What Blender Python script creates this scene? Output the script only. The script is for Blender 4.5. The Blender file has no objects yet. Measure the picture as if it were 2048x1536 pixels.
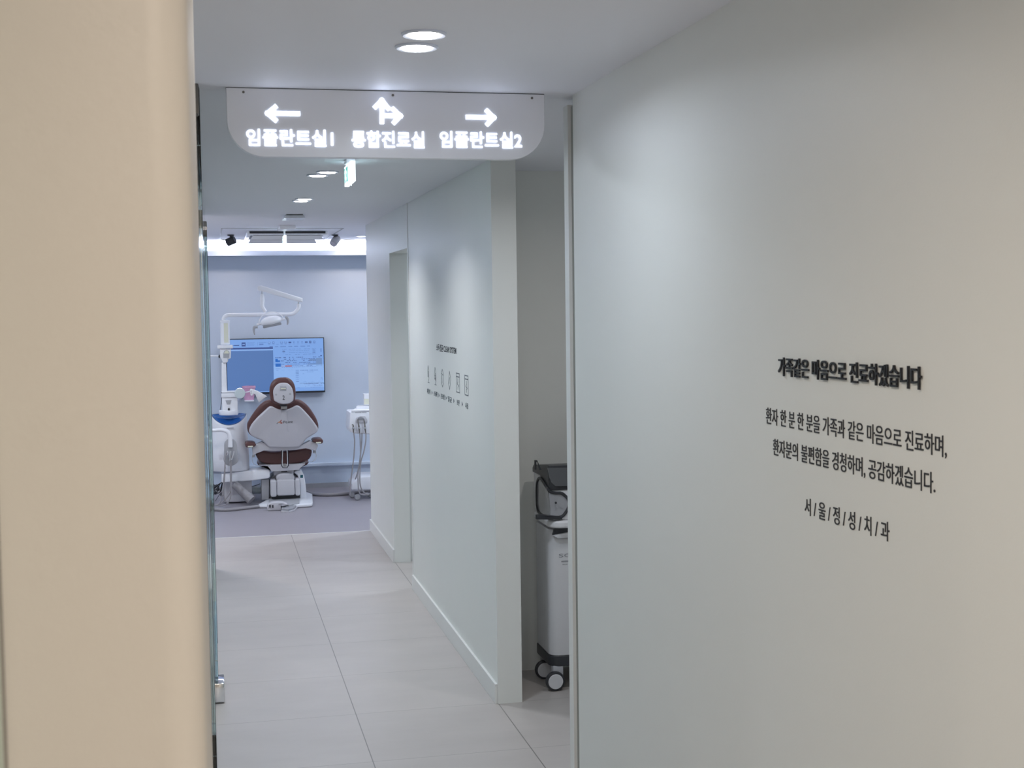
import bpy, bmesh, math, random
from mathutils import Vector, Matrix
random.seed(4)
S = bpy.context.scene
COL = S.collection
PI = math.pi

# ------------------------------------------------------------------ camera
CAM_H = 1.68
def cam_matrix(yaw, pitch, roll):
    cy, sy, cp, sp, cr, sr = math.cos(yaw), math.sin(yaw), math.cos(pitch), math.sin(pitch), math.cos(roll), math.sin(roll)
    fwd = Vector((sy*cp, cy*cp, sp)); right = Vector((cy, -sy, 0)); up = right.cross(fwd)
    r2 = right*cr + up*sr; u2 = up*cr - right*sr
    m = Matrix((r2, u2, -fwd)).transposed().to_4x4(); m.translation = Vector((0, 0, CAM_H))
    return m
cd = bpy.data.cameras.new('camera'); cam = bpy.data.objects.new('camera', cd); COL.objects.link(cam)
cam.matrix_world = cam_matrix(.21909, -.05878, -.013066)
cd.sensor_width = 36; cd.lens = 2703.1/2048*36; cd.clip_start = .02; cd.clip_end = 100
cd.dof.use_dof = True; cd.dof.focus_distance = 6.0; cd.dof.aperture_fstop = 24
S.camera = cam

# ------------------------------------------------------------------ world, exposure, light list
w = bpy.data.worlds.new('world'); S.world = w; w.use_nodes = True
w.node_tree.nodes['Background'].inputs[0].default_value = (.75, .85, 1, 1)
w.node_tree.nodes['Background'].inputs[1].default_value = .15
S.view_settings.view_transform = 'Standard'; S.view_settings.look = 'None'
S.view_settings.gamma = 1; S.view_settings.use_curve_mapping = False
S.view_settings.exposure = 0.45
S.cycles.max_bounces = 14; S.cycles.diffuse_bounces = 9; S.cycles.transmission_bounces = 10
COOL = (.80, .89, 1.0); NEUTRAL = (.93, .95, 1.0); WARM = (1.0, .86, .72); PEACH = (1.0, .86, .78)
CEIL = 2.28
# downlights: x, y, watts, colour, sits where
DOWNLIGHTS = [
    (.478, 2.994, 1.6, COOL, 'round ceiling downlight before the hanging sign, nearer of two'),
    (.484, 3.145, 1.6, COOL, 'round ceiling downlight before the hanging sign, closer to the sign of two'),
    (.527, 6.078, 2.5, NEUTRAL, 'round ceiling downlight beyond the hanging sign, nearer of the middle two'),
    (.496, 6.235, 2.5, NEUTRAL, 'round ceiling downlight beyond the hanging sign, farther of the middle two'),
    (.528, 7.591, 3.0, NEUTRAL, 'round downlight before the ceiling fitting in the corridor, nearer of two'),
    (.518, 7.735, 3.0, NEUTRAL, 'round downlight before the ceiling fitting in the corridor, farther of two'),
    (.175, 12.20, 1.0, PEACH, 'round downlight at the left end of the treatment room cove'),
    (1.235, 12.20, 1.0, PEACH, 'round downlight over the treatment room wall, left of two by the corridor wall'),
    (1.50, 12.20, 1.0, PEACH, 'round downlight over the treatment room wall, right of two by the corridor wall'),
    (1.275, 11.55, 2.0, COOL, 'round white downlight right of the tilted ceiling spotlight'),
]
# lamps of the parts of the clinic behind the camera and beside the corridor (fixtures out of frame), plus added fill in the treatment room
SIDE_LAMPS = [(.48, 4.55, 3.6, COOL), (.48, 4.70, 3.6, COOL), (.10, 1.45, 2.3, WARM), (.10, 1.60, 2.3, WARM),
              (.30, 0, 9, WARM), (.2, -1.5, 20, WARM), (-1.3, -.6, 8, WARM), (-1.3, -1.8, 10, WARM),
              (-1.0, 5.0, 8, COOL), (-1.0, 8.0, 8, COOL), (1.75, 4.75, 3.0, (1.0, .94, .92)), (-.45, 9.55, 7, PEACH), (-.7, 10.5, 11, COOL), (1.9, 10.45, 11, COOL), (-1.4, 11.4, 5, COOL), (2.5, 11.4, 5, COOL), (2.2, 8.3, 8, COOL)]  # pair just inside the treatment room is added fill for the chair shell

# ------------------------------------------------------------------ materials
def mat(name, col, rough=.5, metal=0, noise=0, nscale=8, bump=0, emit=None, es=0, trans=0, ior=1.45, spec=.5, coat=0):
    m = bpy.data.materials.new(name); m.use_nodes = True; nt = m.node_tree; b = nt.nodes['Principled BSDF']
    b.inputs['Base Color'].default_value = (*col, 1); b.inputs['Roughness'].default_value = rough
    b.inputs['Metallic'].default_value = metal; b.inputs['IOR'].default_value = ior
    b.inputs['Specular IOR Level'].default_value = spec; b.inputs['Coat Weight'].default_value = coat
    b.inputs['Transmission Weight'].default_value = trans
    if emit: b.inputs['Emission Color'].default_value = (*emit, 1); b.inputs['Emission Strength'].default_value = es
    tc = nt.nodes.new('ShaderNodeTexCoord'); nz = nt.nodes.new('ShaderNodeTexNoise')
    nz.inputs['Scale'].default_value = nscale; nz.inputs['Detail'].default_value = 4
    nt.links.new(tc.outputs['Object'], nz.inputs['Vector'])
    if noise:
        mx = nt.nodes.new('ShaderNodeMix'); mx.data_type = 'RGBA'
        mx.inputs['A'].default_value = (*[c*(1-noise) for c in col], 1)
        mx.inputs['B'].default_value = (*[min(1, c*(1+noise)) for c in col], 1)
        nt.links.new(nz.outputs['Fac'], mx.inputs['Factor']); nt.links.new(mx.outputs['Result'], b.inputs['Base Color'])
    if bump:
        n2 = nt.nodes.new('ShaderNodeTexNoise'); n2.inputs['Scale'].default_value = 240; nt.links.new(tc.outputs['Object'], n2.inputs['Vector'])
        bp = nt.nodes.new('ShaderNodeBump'); bp.inputs['Strength'].default_value = bump; bp.inputs['Distance'].default_value = .001
        nt.links.new(n2.outputs['Fac'], bp.inputs['Height']); nt.links.new(bp.outputs['Normal'], b.inputs['Normal'])
    return m
M = {}
M['wall'] = mat('wall_paint', (.79, .81, .79), .42, noise=.015, nscale=3, bump=.12)
M['ceil'] = mat('ceiling_paint', (.83, .85, .92), .6, noise=.01, nscale=2, bump=.1)
M['pillar'] = mat('beige_paint', (.44, .42, .39), .45, noise=.008, nscale=4, bump=.15)
M['trim'] = mat('white_trim', (.78, .79, .78), .35)
M['groove'] = mat('groove_grey', (.34, .35, .33), .5)
M['roomwall'] = mat('treatment_wall', (.59, .675, .80), .5, noise=.01)  # white wall; blue cast of the light is put into this base colour
M['glass'] = mat('clear_glass', (.80, .93, .90), .03, trans=1, ior=1.5)
M['steel'] = mat('brushed_steel', (.42, .42, .42), .3, metal=.9, noise=.08, nscale=40)
M['dsteel'] = mat('dark_steel', (.20, .19, .18), .4, metal=.6)
M['chrome'] = mat('chrome', (.8, .82, .85), .12, metal=1)
M['acrylic'] = mat('sign_acrylic', (.88, .90, .97), .3, noise=.01)
M['led'] = mat('led_letters', (1, 1, 1), .5, emit=(.72, .80, 1), es=1.75)
M['lens'] = mat('lamp_lens', (1, 1, 1), .5, emit=(1, .97, .97), es=14)
M['lensw'] = mat('warm_lamp_lens', (1, 1, 1), .5, emit=(1, .88, .78), es=10)
M['cove'] = mat('cove_led', (1, 1, 1), .5, emit=(1, .92, .88), es=7)
M['ringm'] = mat('lamp_ring', (.72, .78, .9), .35)
M['black'] = mat('black_letter', (.018, .018, .022), .4)
M['vinyl'] = mat('black_vinyl', (.03, .03, .035), .5)
M['dimvinyl'] = mat('thin_vinyl', (.10, .12, .14), .5)
M['plast'] = mat('white_plastic', (.86, .88, .93), .28, noise=.01, coat=.2)
M['plastg'] = mat('pale_grey_plastic', (.58, .58, .62), .35, noise=.01)
M['grey'] = mat('grey_plastic', (.30, .31, .34), .4)
M['midgrey'] = mat('mid_grey_plastic', (.42, .43, .46), .4)
M['dark'] = mat('dark_plastic', (.035, .038, .045), .35)
M['leather'] = mat('brown_leather', (.115, .052, .050), .38, noise=.1, nscale=30, bump=.2)
M['pink'] = mat('pink_plastic', (.75, .42, .62), .4)
M['blue'] = mat('blue_bowl', (.015, .10, .36), .12, coat=.5)
M['cream'] = mat('cream_window', (.78, .79, .66), .3)
M['paper'] = mat('paper', (.86, .87, .9), .7)
M['hose'] = mat('grey_hose', (.33, .32, .34), .35, noise=.04)
M['frost'] = mat('frosted_plastic', (.72, .82, .85), .35, trans=.2)
M['red'] = mat('red_mark', (.35, .06, .04), .5)
M['orange'] = mat('orange_mark', (.65, .3, .15), .5)
M['shell'] = mat('silver_grey_shell', (.66, .67, .70), .38, noise=.01)
M['shellw'] = mat('white_grey_shell', (.76, .77, .80), .35)
M['screenoff'] = mat('dark_screen', (.10, .105, .115), .18, coat=.3)
M['clearcover'] = mat('clear_cover', (.36, .37, .40), .15, coat=.5)
M['teal'] = mat('teal_sticker', (.02, .12, .16), .5)
for nm, c, s in (('scr', (.22, .42, .88), .62), ('scrd', (.10, .21, .50), .62), ('scrl', (.30, .52, .98), .60), ('scrn', (.05, .10, .34), .55),
                 ('scrt', (.13, .26, .66), .55), ('scrb', (.02, .16, .62), .6), ('scrr', (.42, .12, .18), .6), ('scrg', (.18, .31, .60), .6)):
    M[nm] = mat('display_'+nm, (.02, .02, .02), .3, emit=c, es=s)
M['exitg'] = mat('exit_green', (.02, .25, .2), .4, emit=(.10, .50, .45), es=.7)
M['exitw'] = mat('exit_white', (.8, .9, .9), .4, emit=(.80, .95, 1), es=1.3)

def tile_mat():
    m = bpy.data.materials.new('porcelain_tiles'); m.use_nodes = True; nt = m.node_tree; N = nt.nodes; Lk = nt.links.new; b = N['Principled BSDF']
    geo = N.new('ShaderNodeNewGeometry'); sp = N.new('ShaderNodeSeparateXYZ'); Lk(geo.outputs['Position'], sp.inputs[0])
    def mth(op, a, c=None, d=None):
        n = N.new('ShaderNodeMath'); n.operation = op
        for i, v in enumerate((a, c, d)):
            if v is None: continue
            if isinstance(v, (int, float)): n.inputs[i].default_value = v
            else: Lk(v, n.inputs[i])
        return n.outputs[0]
    def line(o, off, wd):
        t = mth('ADD', o, -off); t = mth('DIVIDE', t, .6); f = mth('FRACT', t); d = mth('SUBTRACT', f, .5); d = mth('ABSOLUTE', d); d = mth('SUBTRACT', .5, d); d = mth('MULTIPLY', d, .6)
        return mth('LESS_THAN', d, wd)
    lx = line(sp.outputs['X'], .547, .0021); ly = line(sp.outputs['Y'], .103+.6*8, .0013)
    ln = mth('MAXIMUM', lx, mth('MULTIPLY', ly, .8))
    ix = mth('FLOOR', mth('DIVIDE', mth('ADD', sp.outputs['X'], -.547), .6)); iy = mth('FLOOR', mth('DIVIDE', mth('ADD', sp.outputs['Y'], -.103), .6))
    cb = N.new('ShaderNodeCombineXYZ'); Lk(ix, cb.inputs[0]); Lk(iy, cb.inputs[1])
    wn = N.new('ShaderNodeTexWhiteNoise'); Lk(cb.outputs[0], wn.inputs['Vector'])
    mp = N.new('ShaderNodeMapping'); mp.inputs['Scale'].default_value = (1.2, 3.2, 1); Lk(geo.outputs['Position'], mp.inputs['Vector'])
    nz = N.new('ShaderNodeTexNoise'); nz.inputs['Scale'].default_value = 1.6; nz.inputs['Detail'].default_value = 6; nz.inputs['Roughness'].default_value = .6; Lk(mp.outputs[0], nz.inputs['Vector'])
    v = mth('ADD', mth('MULTIPLY', nz.outputs['Fac'], .26), mth('MULTIPLY', wn.outputs['Value'], .03)); v = mth('ADD', v, .85)
    hs = N.new('ShaderNodeVectorMath'); hs.operation = 'SCALE'; hs.inputs[0].default_value = (.475, .445, .428); Lk(v, hs.inputs['Scale'])
    mx = N.new('ShaderNodeMix'); mx.data_type = 'RGBA'; mx.inputs['B'].default_value = (.20, .19, .18, 1); Lk(hs.outputs[0], mx.inputs['A']); Lk(ln, mx.inputs['Factor'])
    Lk(mx.outputs['Result'], b.inputs['Base Color']); b.inputs['Roughness'].default_value = .38
    return m
M['tiles'] = tile_mat()
M['sheet'] = mat('sheet_floor', (.30, .285, .32), .45, noise=.04, nscale=3)

# ------------------------------------------------------------------ helpers
ROOT = {}
def obj(name, bm, m, parent=None, smooth=35, label=None):
    me = bpy.data.meshes.new(name)
    if isinstance(bm, bpy.types.Mesh): me = bm
    else:
        bmesh.ops.recalc_face_normals(bm, faces=bm.faces) if not bm.faces.layers.int.get('keep') else None
        bm.to_mesh(me); bm.free()
    o = bpy.data.objects.new(name, me)
    if parent is not None:
        org = ROOT.get(parent, Vector((0, 0, 0)))
        me.transform(Matrix.Translation(-org)); o.parent = parent; ROOT[o] = org
    COL.objects.link(o)
    for x in (m if isinstance(m, (list, tuple)) else [m]): me.materials.append(x)
    if smooth:
        for p in me.polygons: p.use_smooth = True
        me.set_sharp_from_angle(angle=math.radians(smooth))
    if label: o['label'] = label
    return o
def tag(o, label, cat, group=None):
    o['label'] = label; o['category'] = cat
    if group: o['group'] = group
    return o
def thing(name, label, cat, loc, group=None):
    o = bpy.data.objects.new(name, None); COL.objects.link(o); o.location = loc; o.empty_display_size = .05
    ROOT[o] = Vector(loc); return tag(o, label, cat, group)
def struct(name, bm, m, parent=None, **k):
    o = obj(name, bm, m, parent, **k)
    if parent is None: o['kind'] = 'structure'
    return o
def BM(): return bmesh.new()
def box(bm, x0, x1, y0, y1, z0, z1, bev=0, seg=2):
    r = bmesh.ops.create_cube(bm, size=1); vs = r['verts']
    bmesh.ops.scale(bm, vec=(x1-x0, y1-y0, z1-z0), verts=vs); bmesh.ops.translate(bm, vec=((x0+x1)/2, (y0+y1)/2, (z0+z1)/2), verts=vs)
    if bev:
        es = list({e for v in vs for e in v.link_edges})
        bmesh.ops.bevel(bm, geom=es, offset=bev, segments=seg, profile=.5, affect='EDGES')
    return bm
def bx(*a, **k): return box(BM(), *a, **k)
def ring_faces(bm, rings, cap=True, closed=False):
    n = len(rings[0])
    for a, b in zip(rings, rings[1:] + ([rings[0]] if closed else [])):
        for i in range(n):
            bm.faces.new((a[i], a[(i+1) % n], b[(i+1) % n], b[i]))
    if cap and not closed:
        bm.faces.new(rings[0][::-1]); bm.faces.new(rings[-1])
def smooth_path(pts, n=6):
    if len(pts) < 3: return [Vector(p) for p in pts]
    P = [Vector(p) for p in pts]; P = [P[0]*2-P[1]] + P + [P[-1]*2-P[-2]]; out = []
    for i in range(1, len(P)-2):
        for k in range(n):
            t = k/n
            out.append(.5*((2*P[i]) + (P[i+1]-P[i-1])*t + (2*P[i-1]-5*P[i]+4*P[i+1]-P[i+2])*t*t + (3*P[i]-P[i-1]-3*P[i+1]+P[i+2])*t**3))
    out.append(P[-2]); return out
def tube(bm, pts, r, seg=12, sm=6, flat=1.0):
    P = smooth_path(pts, sm) if sm else [Vector(p) for p in pts]
    rr = r if isinstance(r, (list, tuple)) else None
    rings = []; prev = None
    for i, p in enumerate(P):
        t = (P[min(i+1, len(P)-1)] - P[max(i-1, 0)]).normalized()
        if prev is None: u = t.orthogonal().normalized()
        else: u = (prev - t*prev.dot(t)).normalized()
        prev = u; v = t.cross(u)
        if rr: f = i/(len(P)-1)*(len(rr)-1); k = min(int(f), len(rr)-2); R = rr[k]*(1-f+k) + rr[k+1]*(f-k)
        else: R = r
        rings.append([bm.verts.new(p + (u*math.cos(a)*R + v*math.sin(a)*R*flat)) for a in [2*PI*j/seg for j in range(seg)]])
    ring_faces(bm, rings); return bm
def lathe(bm, prof, c=(0, 0, 0), axis='z', seg=28):
    rings = []
    for r, h in prof:
        ring = []
        for j in range(seg):
            a = 2*PI*j/seg; p = (max(r, 1e-5)*math.cos(a), max(r, 1e-5)*math.sin(a), h)
            if axis == 'y': p = (p[0], p[2], p[1])
            if axis == 'x': p = (p[2], p[0], p[1])
            ring.append(bm.verts.new(Vector(p)+Vector(c)))
        rings.append(ring)
    ring_faces(bm, rings); return bm
def smooth_loop(pts, n=4):
    P = [Vector((p[0], p[1])) for p in pts]; N = len(P); out = []
    for i in range(N):
        a, b, c, d = P[i-1], P[i], P[(i+1) % N], P[(i+2) % N]
        for k in range(n):
            t = k/n
            out.append(tuple(.5*((2*b) + (c-a)*t + (2*a-5*b+4*c-d)*t*t + (3*b-a-3*c+d)*t**3)))
    return out
def area2(o): return sum(o[i][0]*o[(i+1) % len(o)][1]-o[(i+1) % len(o)][0]*o[i][1] for i in range(len(o)))
def inset(o, r):
    s = 1 if area2(o) > 0 else -1; n = len(o); out = []
    for i in range(n):
        a, b, c = Vector(o[i-1]), Vector(o[i]), Vector(o[(i+1) % n])
        d1 = (b-a); d2 = (c-b)
        d1 = d1.normalized() if d1.length > 1e-7 else d2.normalized(); d2 = d2.normalized() if d2.length > 1e-7 else d1
        n1 = Vector((-d1.y, d1.x))*s; n2 = Vector((-d2.y, d2.x))*s; m = (n1+n2)
        m = m.normalized() if m.length > 1e-6 else n1
        k = max(.45, m.dot(n1)); out.append(tuple(b + m*(r/k)))
    return out
def prism(bm, outline, d0, d1, r=0, plane='xz', steps=4, tilt=None):
    """solid from an outline in a plane, from depth d0 to d1, edges rounded by r"""
    def P(u, v, d):
        if plane == 'xz': return Vector((u, d + (tilt(v) if tilt else 0), v))
        if plane == 'yz': return Vector((d, u, v))
        return Vector((u, v, d))
    sg = 1 if d1 > d0 else -1; levels = []
    if r:
        for k in range(steps+1):
            a = PI/2*k/steps; levels.append((r*(1-math.sin(a)), d0 + sg*r*(1-math.cos(a))))
        for k in range(steps+1):
            a = PI/2*(1-k/steps); levels.append((r*(1-math.sin(a)), d1 - sg*r*(1-math.cos(a))))
    else: levels = [(0, d0), (0, d1)]
    rings = []
    for ins, d in levels:
        o = inset(outline, ins) if ins > 1e-6 else outline
        rings.append([bm.verts.new(P(u, v, d)) for u, v in o])
    for a, b in zip(rings, rings[1:]):
        for i in range(len(a)): bm.faces.new((a[i], a[(i+1) % len(a)], b[(i+1) % len(a)], b[i]))
    for R in (rings[0], rings[-1]):
        f = bm.faces.new(R); bmesh.ops.triangulate(bm, faces=[f])
    return bm
def rrect(x0, x1, z0, z1, r, n=5):
    o = []
    for cx, cz, a0 in ((x1-r, z1-r, 0), (x0+r, z1-r, 90), (x0+r, z0+r, 180), (x1-r, z0+r, 270)):
        for k in range(n+1):
            a = math.radians(a0+90*k/n); o.append((cx+r*math.cos(a), cz+r*math.sin(a)))
    return o
def ellipsoid(bm, c, rx, ry, rz, m=None, seg=24):
    r = bmesh.ops.create_uvsphere(bm, u_segments=seg, v_segments=seg//2, radius=1)
    bmesh.ops.scale(bm, vec=(rx, ry, rz), verts=r['verts'])
    if m: bmesh.ops.transform(bm, matrix=m, verts=r['verts'])
    bmesh.ops.translate(bm, vec=c, verts=r['verts']); return bm
def glyph_band(s, bold):
    cu = bpy.data.curves.new('band', 'FONT'); cu.body = ''.join(c for c in s if c not in '.,/'); cu.size = 1; cu.offset = bold
    t = bpy.data.objects.new('band', cu); COL.objects.link(t); bpy.context.view_layer.update()
    me = t.evaluated_get(bpy.context.evaluated_depsgraph_get()).to_mesh(); ys = [v.co.y for v in me.vertices]; r = (min(ys), max(ys))
    bpy.data.objects.remove(t); bpy.data.curves.remove(cu); return r
def lettering(name, s, width, height, depth, mtx, m, parent=None, bold=0.0, space=1.0, ref=None):
    cu = bpy.data.curves.new(name+'_curve', 'FONT'); cu.body = s; cu.size = 1; cu.extrude = .05 if depth else 0; cu.offset = bold
    cu.space_character = space; cu.resolution_u = 4
    t = bpy.data.objects.new(name+'_tmp', cu); COL.objects.link(t)
    bpy.context.view_layer.update()
    me = bpy.data.meshes.new_from_object(t.evaluated_get(bpy.context.evaluated_depsgraph_get()))
    bpy.data.objects.remove(t); bpy.data.curves.remove(cu)
    xs = [v.co.x for v in me.vertices]; ys = [v.co.y for v in me.vertices]
    x0, x1, y0, y1 = min(xs), max(xs), min(ys), max(ys)
    if ref: y0, y1 = ref
    for v in me.vertices:
        v.co = Vector(((v.co.x-x0)/(x1-x0)*width, (v.co.y-y0)/(y1-y0)*height, (v.co.z+.05)/.1*depth if depth else 0))
    me.transform(mtx); me.materials.clear()
    return obj(name, me, m, parent, smooth=30)
def on_right(y, z, x):   # reading direction runs towards the camera on a wall seen on the right
    return Matrix(((0, 0, -1, x), (-1, 0, 0, y), (0, 1, 0, z), (0, 0, 0, 1)))
def on_front(x, z, y):
    return Matrix(((1, 0, 0, x), (0, 0, -1, y), (0, 1, 0, z), (0, 0, 0, 1)))
def stroke2d(bm, pts, wd, mtx, depth):
    """flat ribbon with thickness along a 2D polyline"""
    for a, b in zip(pts, pts[1:]):
        a = Vector(a); b = Vector(b); d = (b-a); L = d.length
        if L < 1e-6: continue
        d /= L; n = Vector((-d.y, d.x))*wd/2; e = d*wd/2
        q = [a-e+n, a-e-n, b+e-n, b+e+n]
        lo = [bm.verts.new(mtx @ Vector((p.x, p.y, 0))) for p in q]; hi = [bm.verts.new(mtx @ Vector((p.x, p.y, depth))) for p in q]
        bm.faces.new(hi); bm.faces.new(lo[::-1])
        for i in range(4): bm.faces.new((lo[i], lo[(i+1) % 4], hi[(i+1) % 4], hi[i]))
    return bm

# ------------------------------------------------------------------ the setting
PX = 1.144      # face of the corridor partition
RX = 1.036      # face of the near right wall
struct('floor', bx(-3.4, 3.4, -3.2, 10.05, -.1, 0), M['tiles'], smooth=0)
struct('floor_treatment', bx(-3.4, 3.4, 10.05, 12.7, -.1, 0), M['sheet'], smooth=0)
struct('trim_1', bx(-3.4, PX, 10.044, 10.056, 0, .0015), M['trim'], smooth=0)   # metal strip where tiles meet the sheet floor
struct('ceiling', bx(-3.4, 3.4, -3.2, 12.7, CEIL, CEIL+.1), M['ceil'], smooth=0)
# right side
struct('wall_right', bx(RX, RX+.16, -3.2, 3.80, 0, CEIL), M['wall'], smooth=0)
struct('trim_2', bx(RX+.010, RX+.05, 3.80, 3.858, 0, CEIL-.025), M['groove'], smooth=0)
struct('trim_3', bx(RX, RX+.16, 3.858, 3.905, 0, CEIL-.02), M['trim'], smooth=0)
struct('wall_partition', bx(PX, PX+.105, 5.49, 7.885, 0, CEIL), M['wall'], smooth=0)
struct('trim_4', bx(PX-.004, PX+.105, 7.885, 7.905, 0, CEIL), M['trim'], smooth=0)
lin = BM(); box(lin, PX, PX+.105, 7.905, 8.74, 2.02, CEIL)
struct('wall_lintel', lin, M['wall'], smooth=0)
struct('wall_corridor_end', bx(PX, PX+.105, 8.74, 10.06, 0, CEIL), M['wall'], smooth=0)
struct('baseboard_right', bx(PX-.012, PX, 5.492, 7.89, 0, .085, bev=.002), M['trim'], smooth=0)
struct('baseboard_right_2', bx(PX-.012, PX+.1, 8.745, 10.07, 0, .085, bev=.002), M['trim'], smooth=0)
struct('wall_passage', bx(PX+.105, 3.4, 8.78, 8.88, 0, CEIL), M['wall'], smooth=0)
# alcove behind the near wall
struct('wall_alcove', bx(PX+.105, 3.4, 5.97, 6.07, 0, CEIL), M['wall'], smooth=0)
struct('wall_alcove_side', bx(3.3, 3.4, 3.9, 10.06, 0, CEIL), M['wall'], smooth=0)
struct('wall_alcove_near', bx(RX+.16, 3.4, 3.70, 3.80, 0, CEIL), M['wall'], smooth=0)
# left side
prof = rrect(-.205, -.0075, .74, 1.26, .022, 6)
struct('wall_left', prism(BM(), prof, 0, CEIL, plane='xy'), M['pillar'], smooth=40)
struct('wall_left_lobby', bx(-3.4, -.25, .80, 1.16, 0, CEIL), M['wall'], smooth=0)
struct('window_1', bx(-.255, -.0905, .600, .612, 0, CEIL), M['glass'], smooth=0)
struct('wall_left_hall', bx(-1.3, -1.2, 1.16, 3.70, 0, CEIL), M['wall'], smooth=0)
struct('wall_left_far', bx(-2.6, -2.5, 3.70, 10.1, 0, CEIL), M['wall'], smooth=0)
struct('wall_left_end', bx(-3.4, -.06, 8.86, 8.96, 0, CEIL), M['wall'], smooth=0)
struct('wall_back', bx(-3.5, 3.5, -3.3, -3.2, 0, CEIL), M['pillar'], smooth=0)
struct('wall_west', bx(-3.5, -3.4, -3.2, 12.7, 0, CEIL), M['wall'], smooth=0)
struct('wall_east', bx(3.4, 3.5, -3.2, 12.7, 0, CEIL), M['wall'], smooth=0)
# treatment room
WY = 12.6
struct('wall_treatment', bx(-3.4, 3.4, WY, WY+.1, 0, CEIL), M['roomwall'], smooth=0)
struct('baseboard_treatment', bx(-3.4, 3.4, WY-.012, WY, 0, .045), M['midgrey'], smooth=0)
led = BM(); box(led, -3.4, 3.4, WY-.04, WY, .205, .235, bev=.004)
struct('trim_5', led, M['roomwall'], smooth=30)
cv = BM(); box(cv, -3.4, 3.4, WY-.21, WY, 2.148, 2.162); box(cv, -3.4, 3.4, WY-.21, WY-.198, 2.162, 2.192)
struct('trim_6', cv, M['roomwall'], smooth=0)

# ------------------------------------------------------------------ glass partition and door on the left
def glass_leaf(n, y0, y1, z0, z1, x=-.004):
    return struct(n, bx(x-.012, x, y0, y1, z0, z1, bev=.001, seg=1), M['glass'], smooth=0)
g1 = glass_leaf('window_2', 3.80, 5.80, .006, CEIL, x=-.012)
obj('patch_fitting', bx(-.034, -.014, 3.74, 3.80, 2.20, CEIL, bev=.003), M['dsteel'], g1)
g2 = glass_leaf('door_1', 5.84, 6.80, .012, 2.035)
fit = bx(-.040, .022, 5.80, 5.95, .004, .088, bev=.006); obj('patch_fitting', fit, M['chrome'], g2)
fit = bx(-.040, -.002, 5.83, 5.98, 1.985, 2.045, bev=.004); pf = obj('patch_fitting', fit, M['dsteel'], g2)
obj('screw', lathe(BM(), [(.008, -.003), (.008, 0)], (-.008, 5.829, 2.015), 'y', 12), M['chrome'], pf)
g3 = glass_leaf('window_3', 5.84, 8.84, 2.06, CEIL, x=-.014)
g4 = glass_leaf('window_4', 6.84, 8.84, .006, 2.035, x=-.002)

# ------------------------------------------------------------------ lamps
def lamp(name, x, y, watts, col, z=CEIL, size=.07, parent=None):
    ld = bpy.data.lights.new('lamp_light', 'AREA'); ld.shape = 'DISK'; ld.size = size; ld.energy = watts; ld.color = col; ld.spread = math.radians(128 if 5.9 < y < 7.9 and x > 0 else 165)
    lo = bpy.data.objects.new('lamp_light', ld); COL.objects.link(lo)
    org = ROOT.get(parent, Vector((0, 0, 0))); lo.parent = parent
    lo.location = Vector((x, y, z-.014)) - org
    return lo
def downlight(x, y, wt, col, label, warm=False):
    t = thing('downlight', label, 'ceiling light', (x, y, CEIL), 'ceiling downlights')
    obj('trim_ring', lathe(BM(), [(.050, 0), (.051, -.003), (.047, -.006), (.038, -.004), (.037, -.001), (.037, 0)], (x, y, CEIL), 'z', 32), M['ringm'], t)
    obj('lens', lathe(BM(), [(.034, -.0005), (.035, -.003), (.033, -.0070), (.02, -.0085), (.001, -.009)], (x, y, CEIL), 'z', 32), M['lensw' if warm else 'lens'], t)
    lamp('lamp', x, y, wt, col, parent=t)
    return t
for x, y, wt, col, lab in DOWNLIGHTS: downlight(x, y, wt, col, lab, col == PEACH)
for x, y, wt, col in SIDE_LAMPS: downlight(x, y, wt, col, 'unseen round downlight in a part of the clinic outside the picture', col == WARM)
# cove strip above the shelf in the treatment room
cs = obj('led_strip', bx(-3.3, 3.3, WY-.18, WY-.02, 2.164, 2.172), M['cove']); tag(cs, 'glowing white light strip in the cove along the treatment room wall', 'light strip')

# ------------------------------------------------------------------ hanging direction sign
SY = 3.79
sign = thing('direction_sign', 'wide pale sign with glowing arrows and letters hanging from the corridor ceiling', 'sign', (.505, SY, CEIL))
x0, x1, zb = .059, .950, 2.093
o = [(x0, CEIL-.002), (x0, zb+.10)]
for k in range(1, 10): a = PI + PI/2*k/9; o.append((x0+.10+.10*math.cos(a), zb+.10+.10*math.sin(a)))
for k in range(0, 10): a = PI*1.5 + PI/2*k/9; o.append((x1-.10+.10*math.cos(a), zb+.10+.10*math.sin(a)))
o += [(x1, CEIL-.002)]
obj('panel', prism(BM(), o, SY, SY+.035, .0015, steps=1), M['acrylic'], sign, smooth=40)
obj('mounting_rail', bx(x0, x1, SY+.004, SY+.03, CEIL-.004, CEIL), M['dark'], sign)
for sx in (.105, .514, .913):
    obj('screw', lathe(BM(), [(.0035, .001), (.0035, -.002)], (sx, SY, CEIL-.013), 'y', 10), M['dsteel'], sign)
for s, xx, wd, zz, hh in (('임플란트실1', .110, .236, 2.122, .046), ('통합진료실', .397, .204, 2.121, .047), ('임플란트실2', .645, .237, 2.124, .046)):
    lettering('lettering', s, wd, hh, .002, on_front(xx, zz, SY), M['led'], sign, bold=.0145, space=1.0)
mt = on_front(0, 0, SY)
def arrow(segs): return obj('arrow', BMs(segs), M['led'], sign, smooth=0)
def BMs(segs):
    b = BM()
    for s in segs: stroke2d(b, s, .0120, mt, .002)
    return b
A = [(0.169,2.211),(0.251,2.211),(0.189,2.228),(0.189,2.193)]
arrow([[A[0], A[1]], [A[2], A[0], A[3]]])
A = [(0.483,2.252),(0.482,2.193),(0.465,2.234),(0.500,2.231),(0.489,2.210),(0.534,2.210),(0.515,2.228),(0.517,2.192)]
arrow([[A[0], A[1]], [A[2], A[0], A[3]], [A[4], A[5]], [A[6], A[5], A[7]]])
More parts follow.
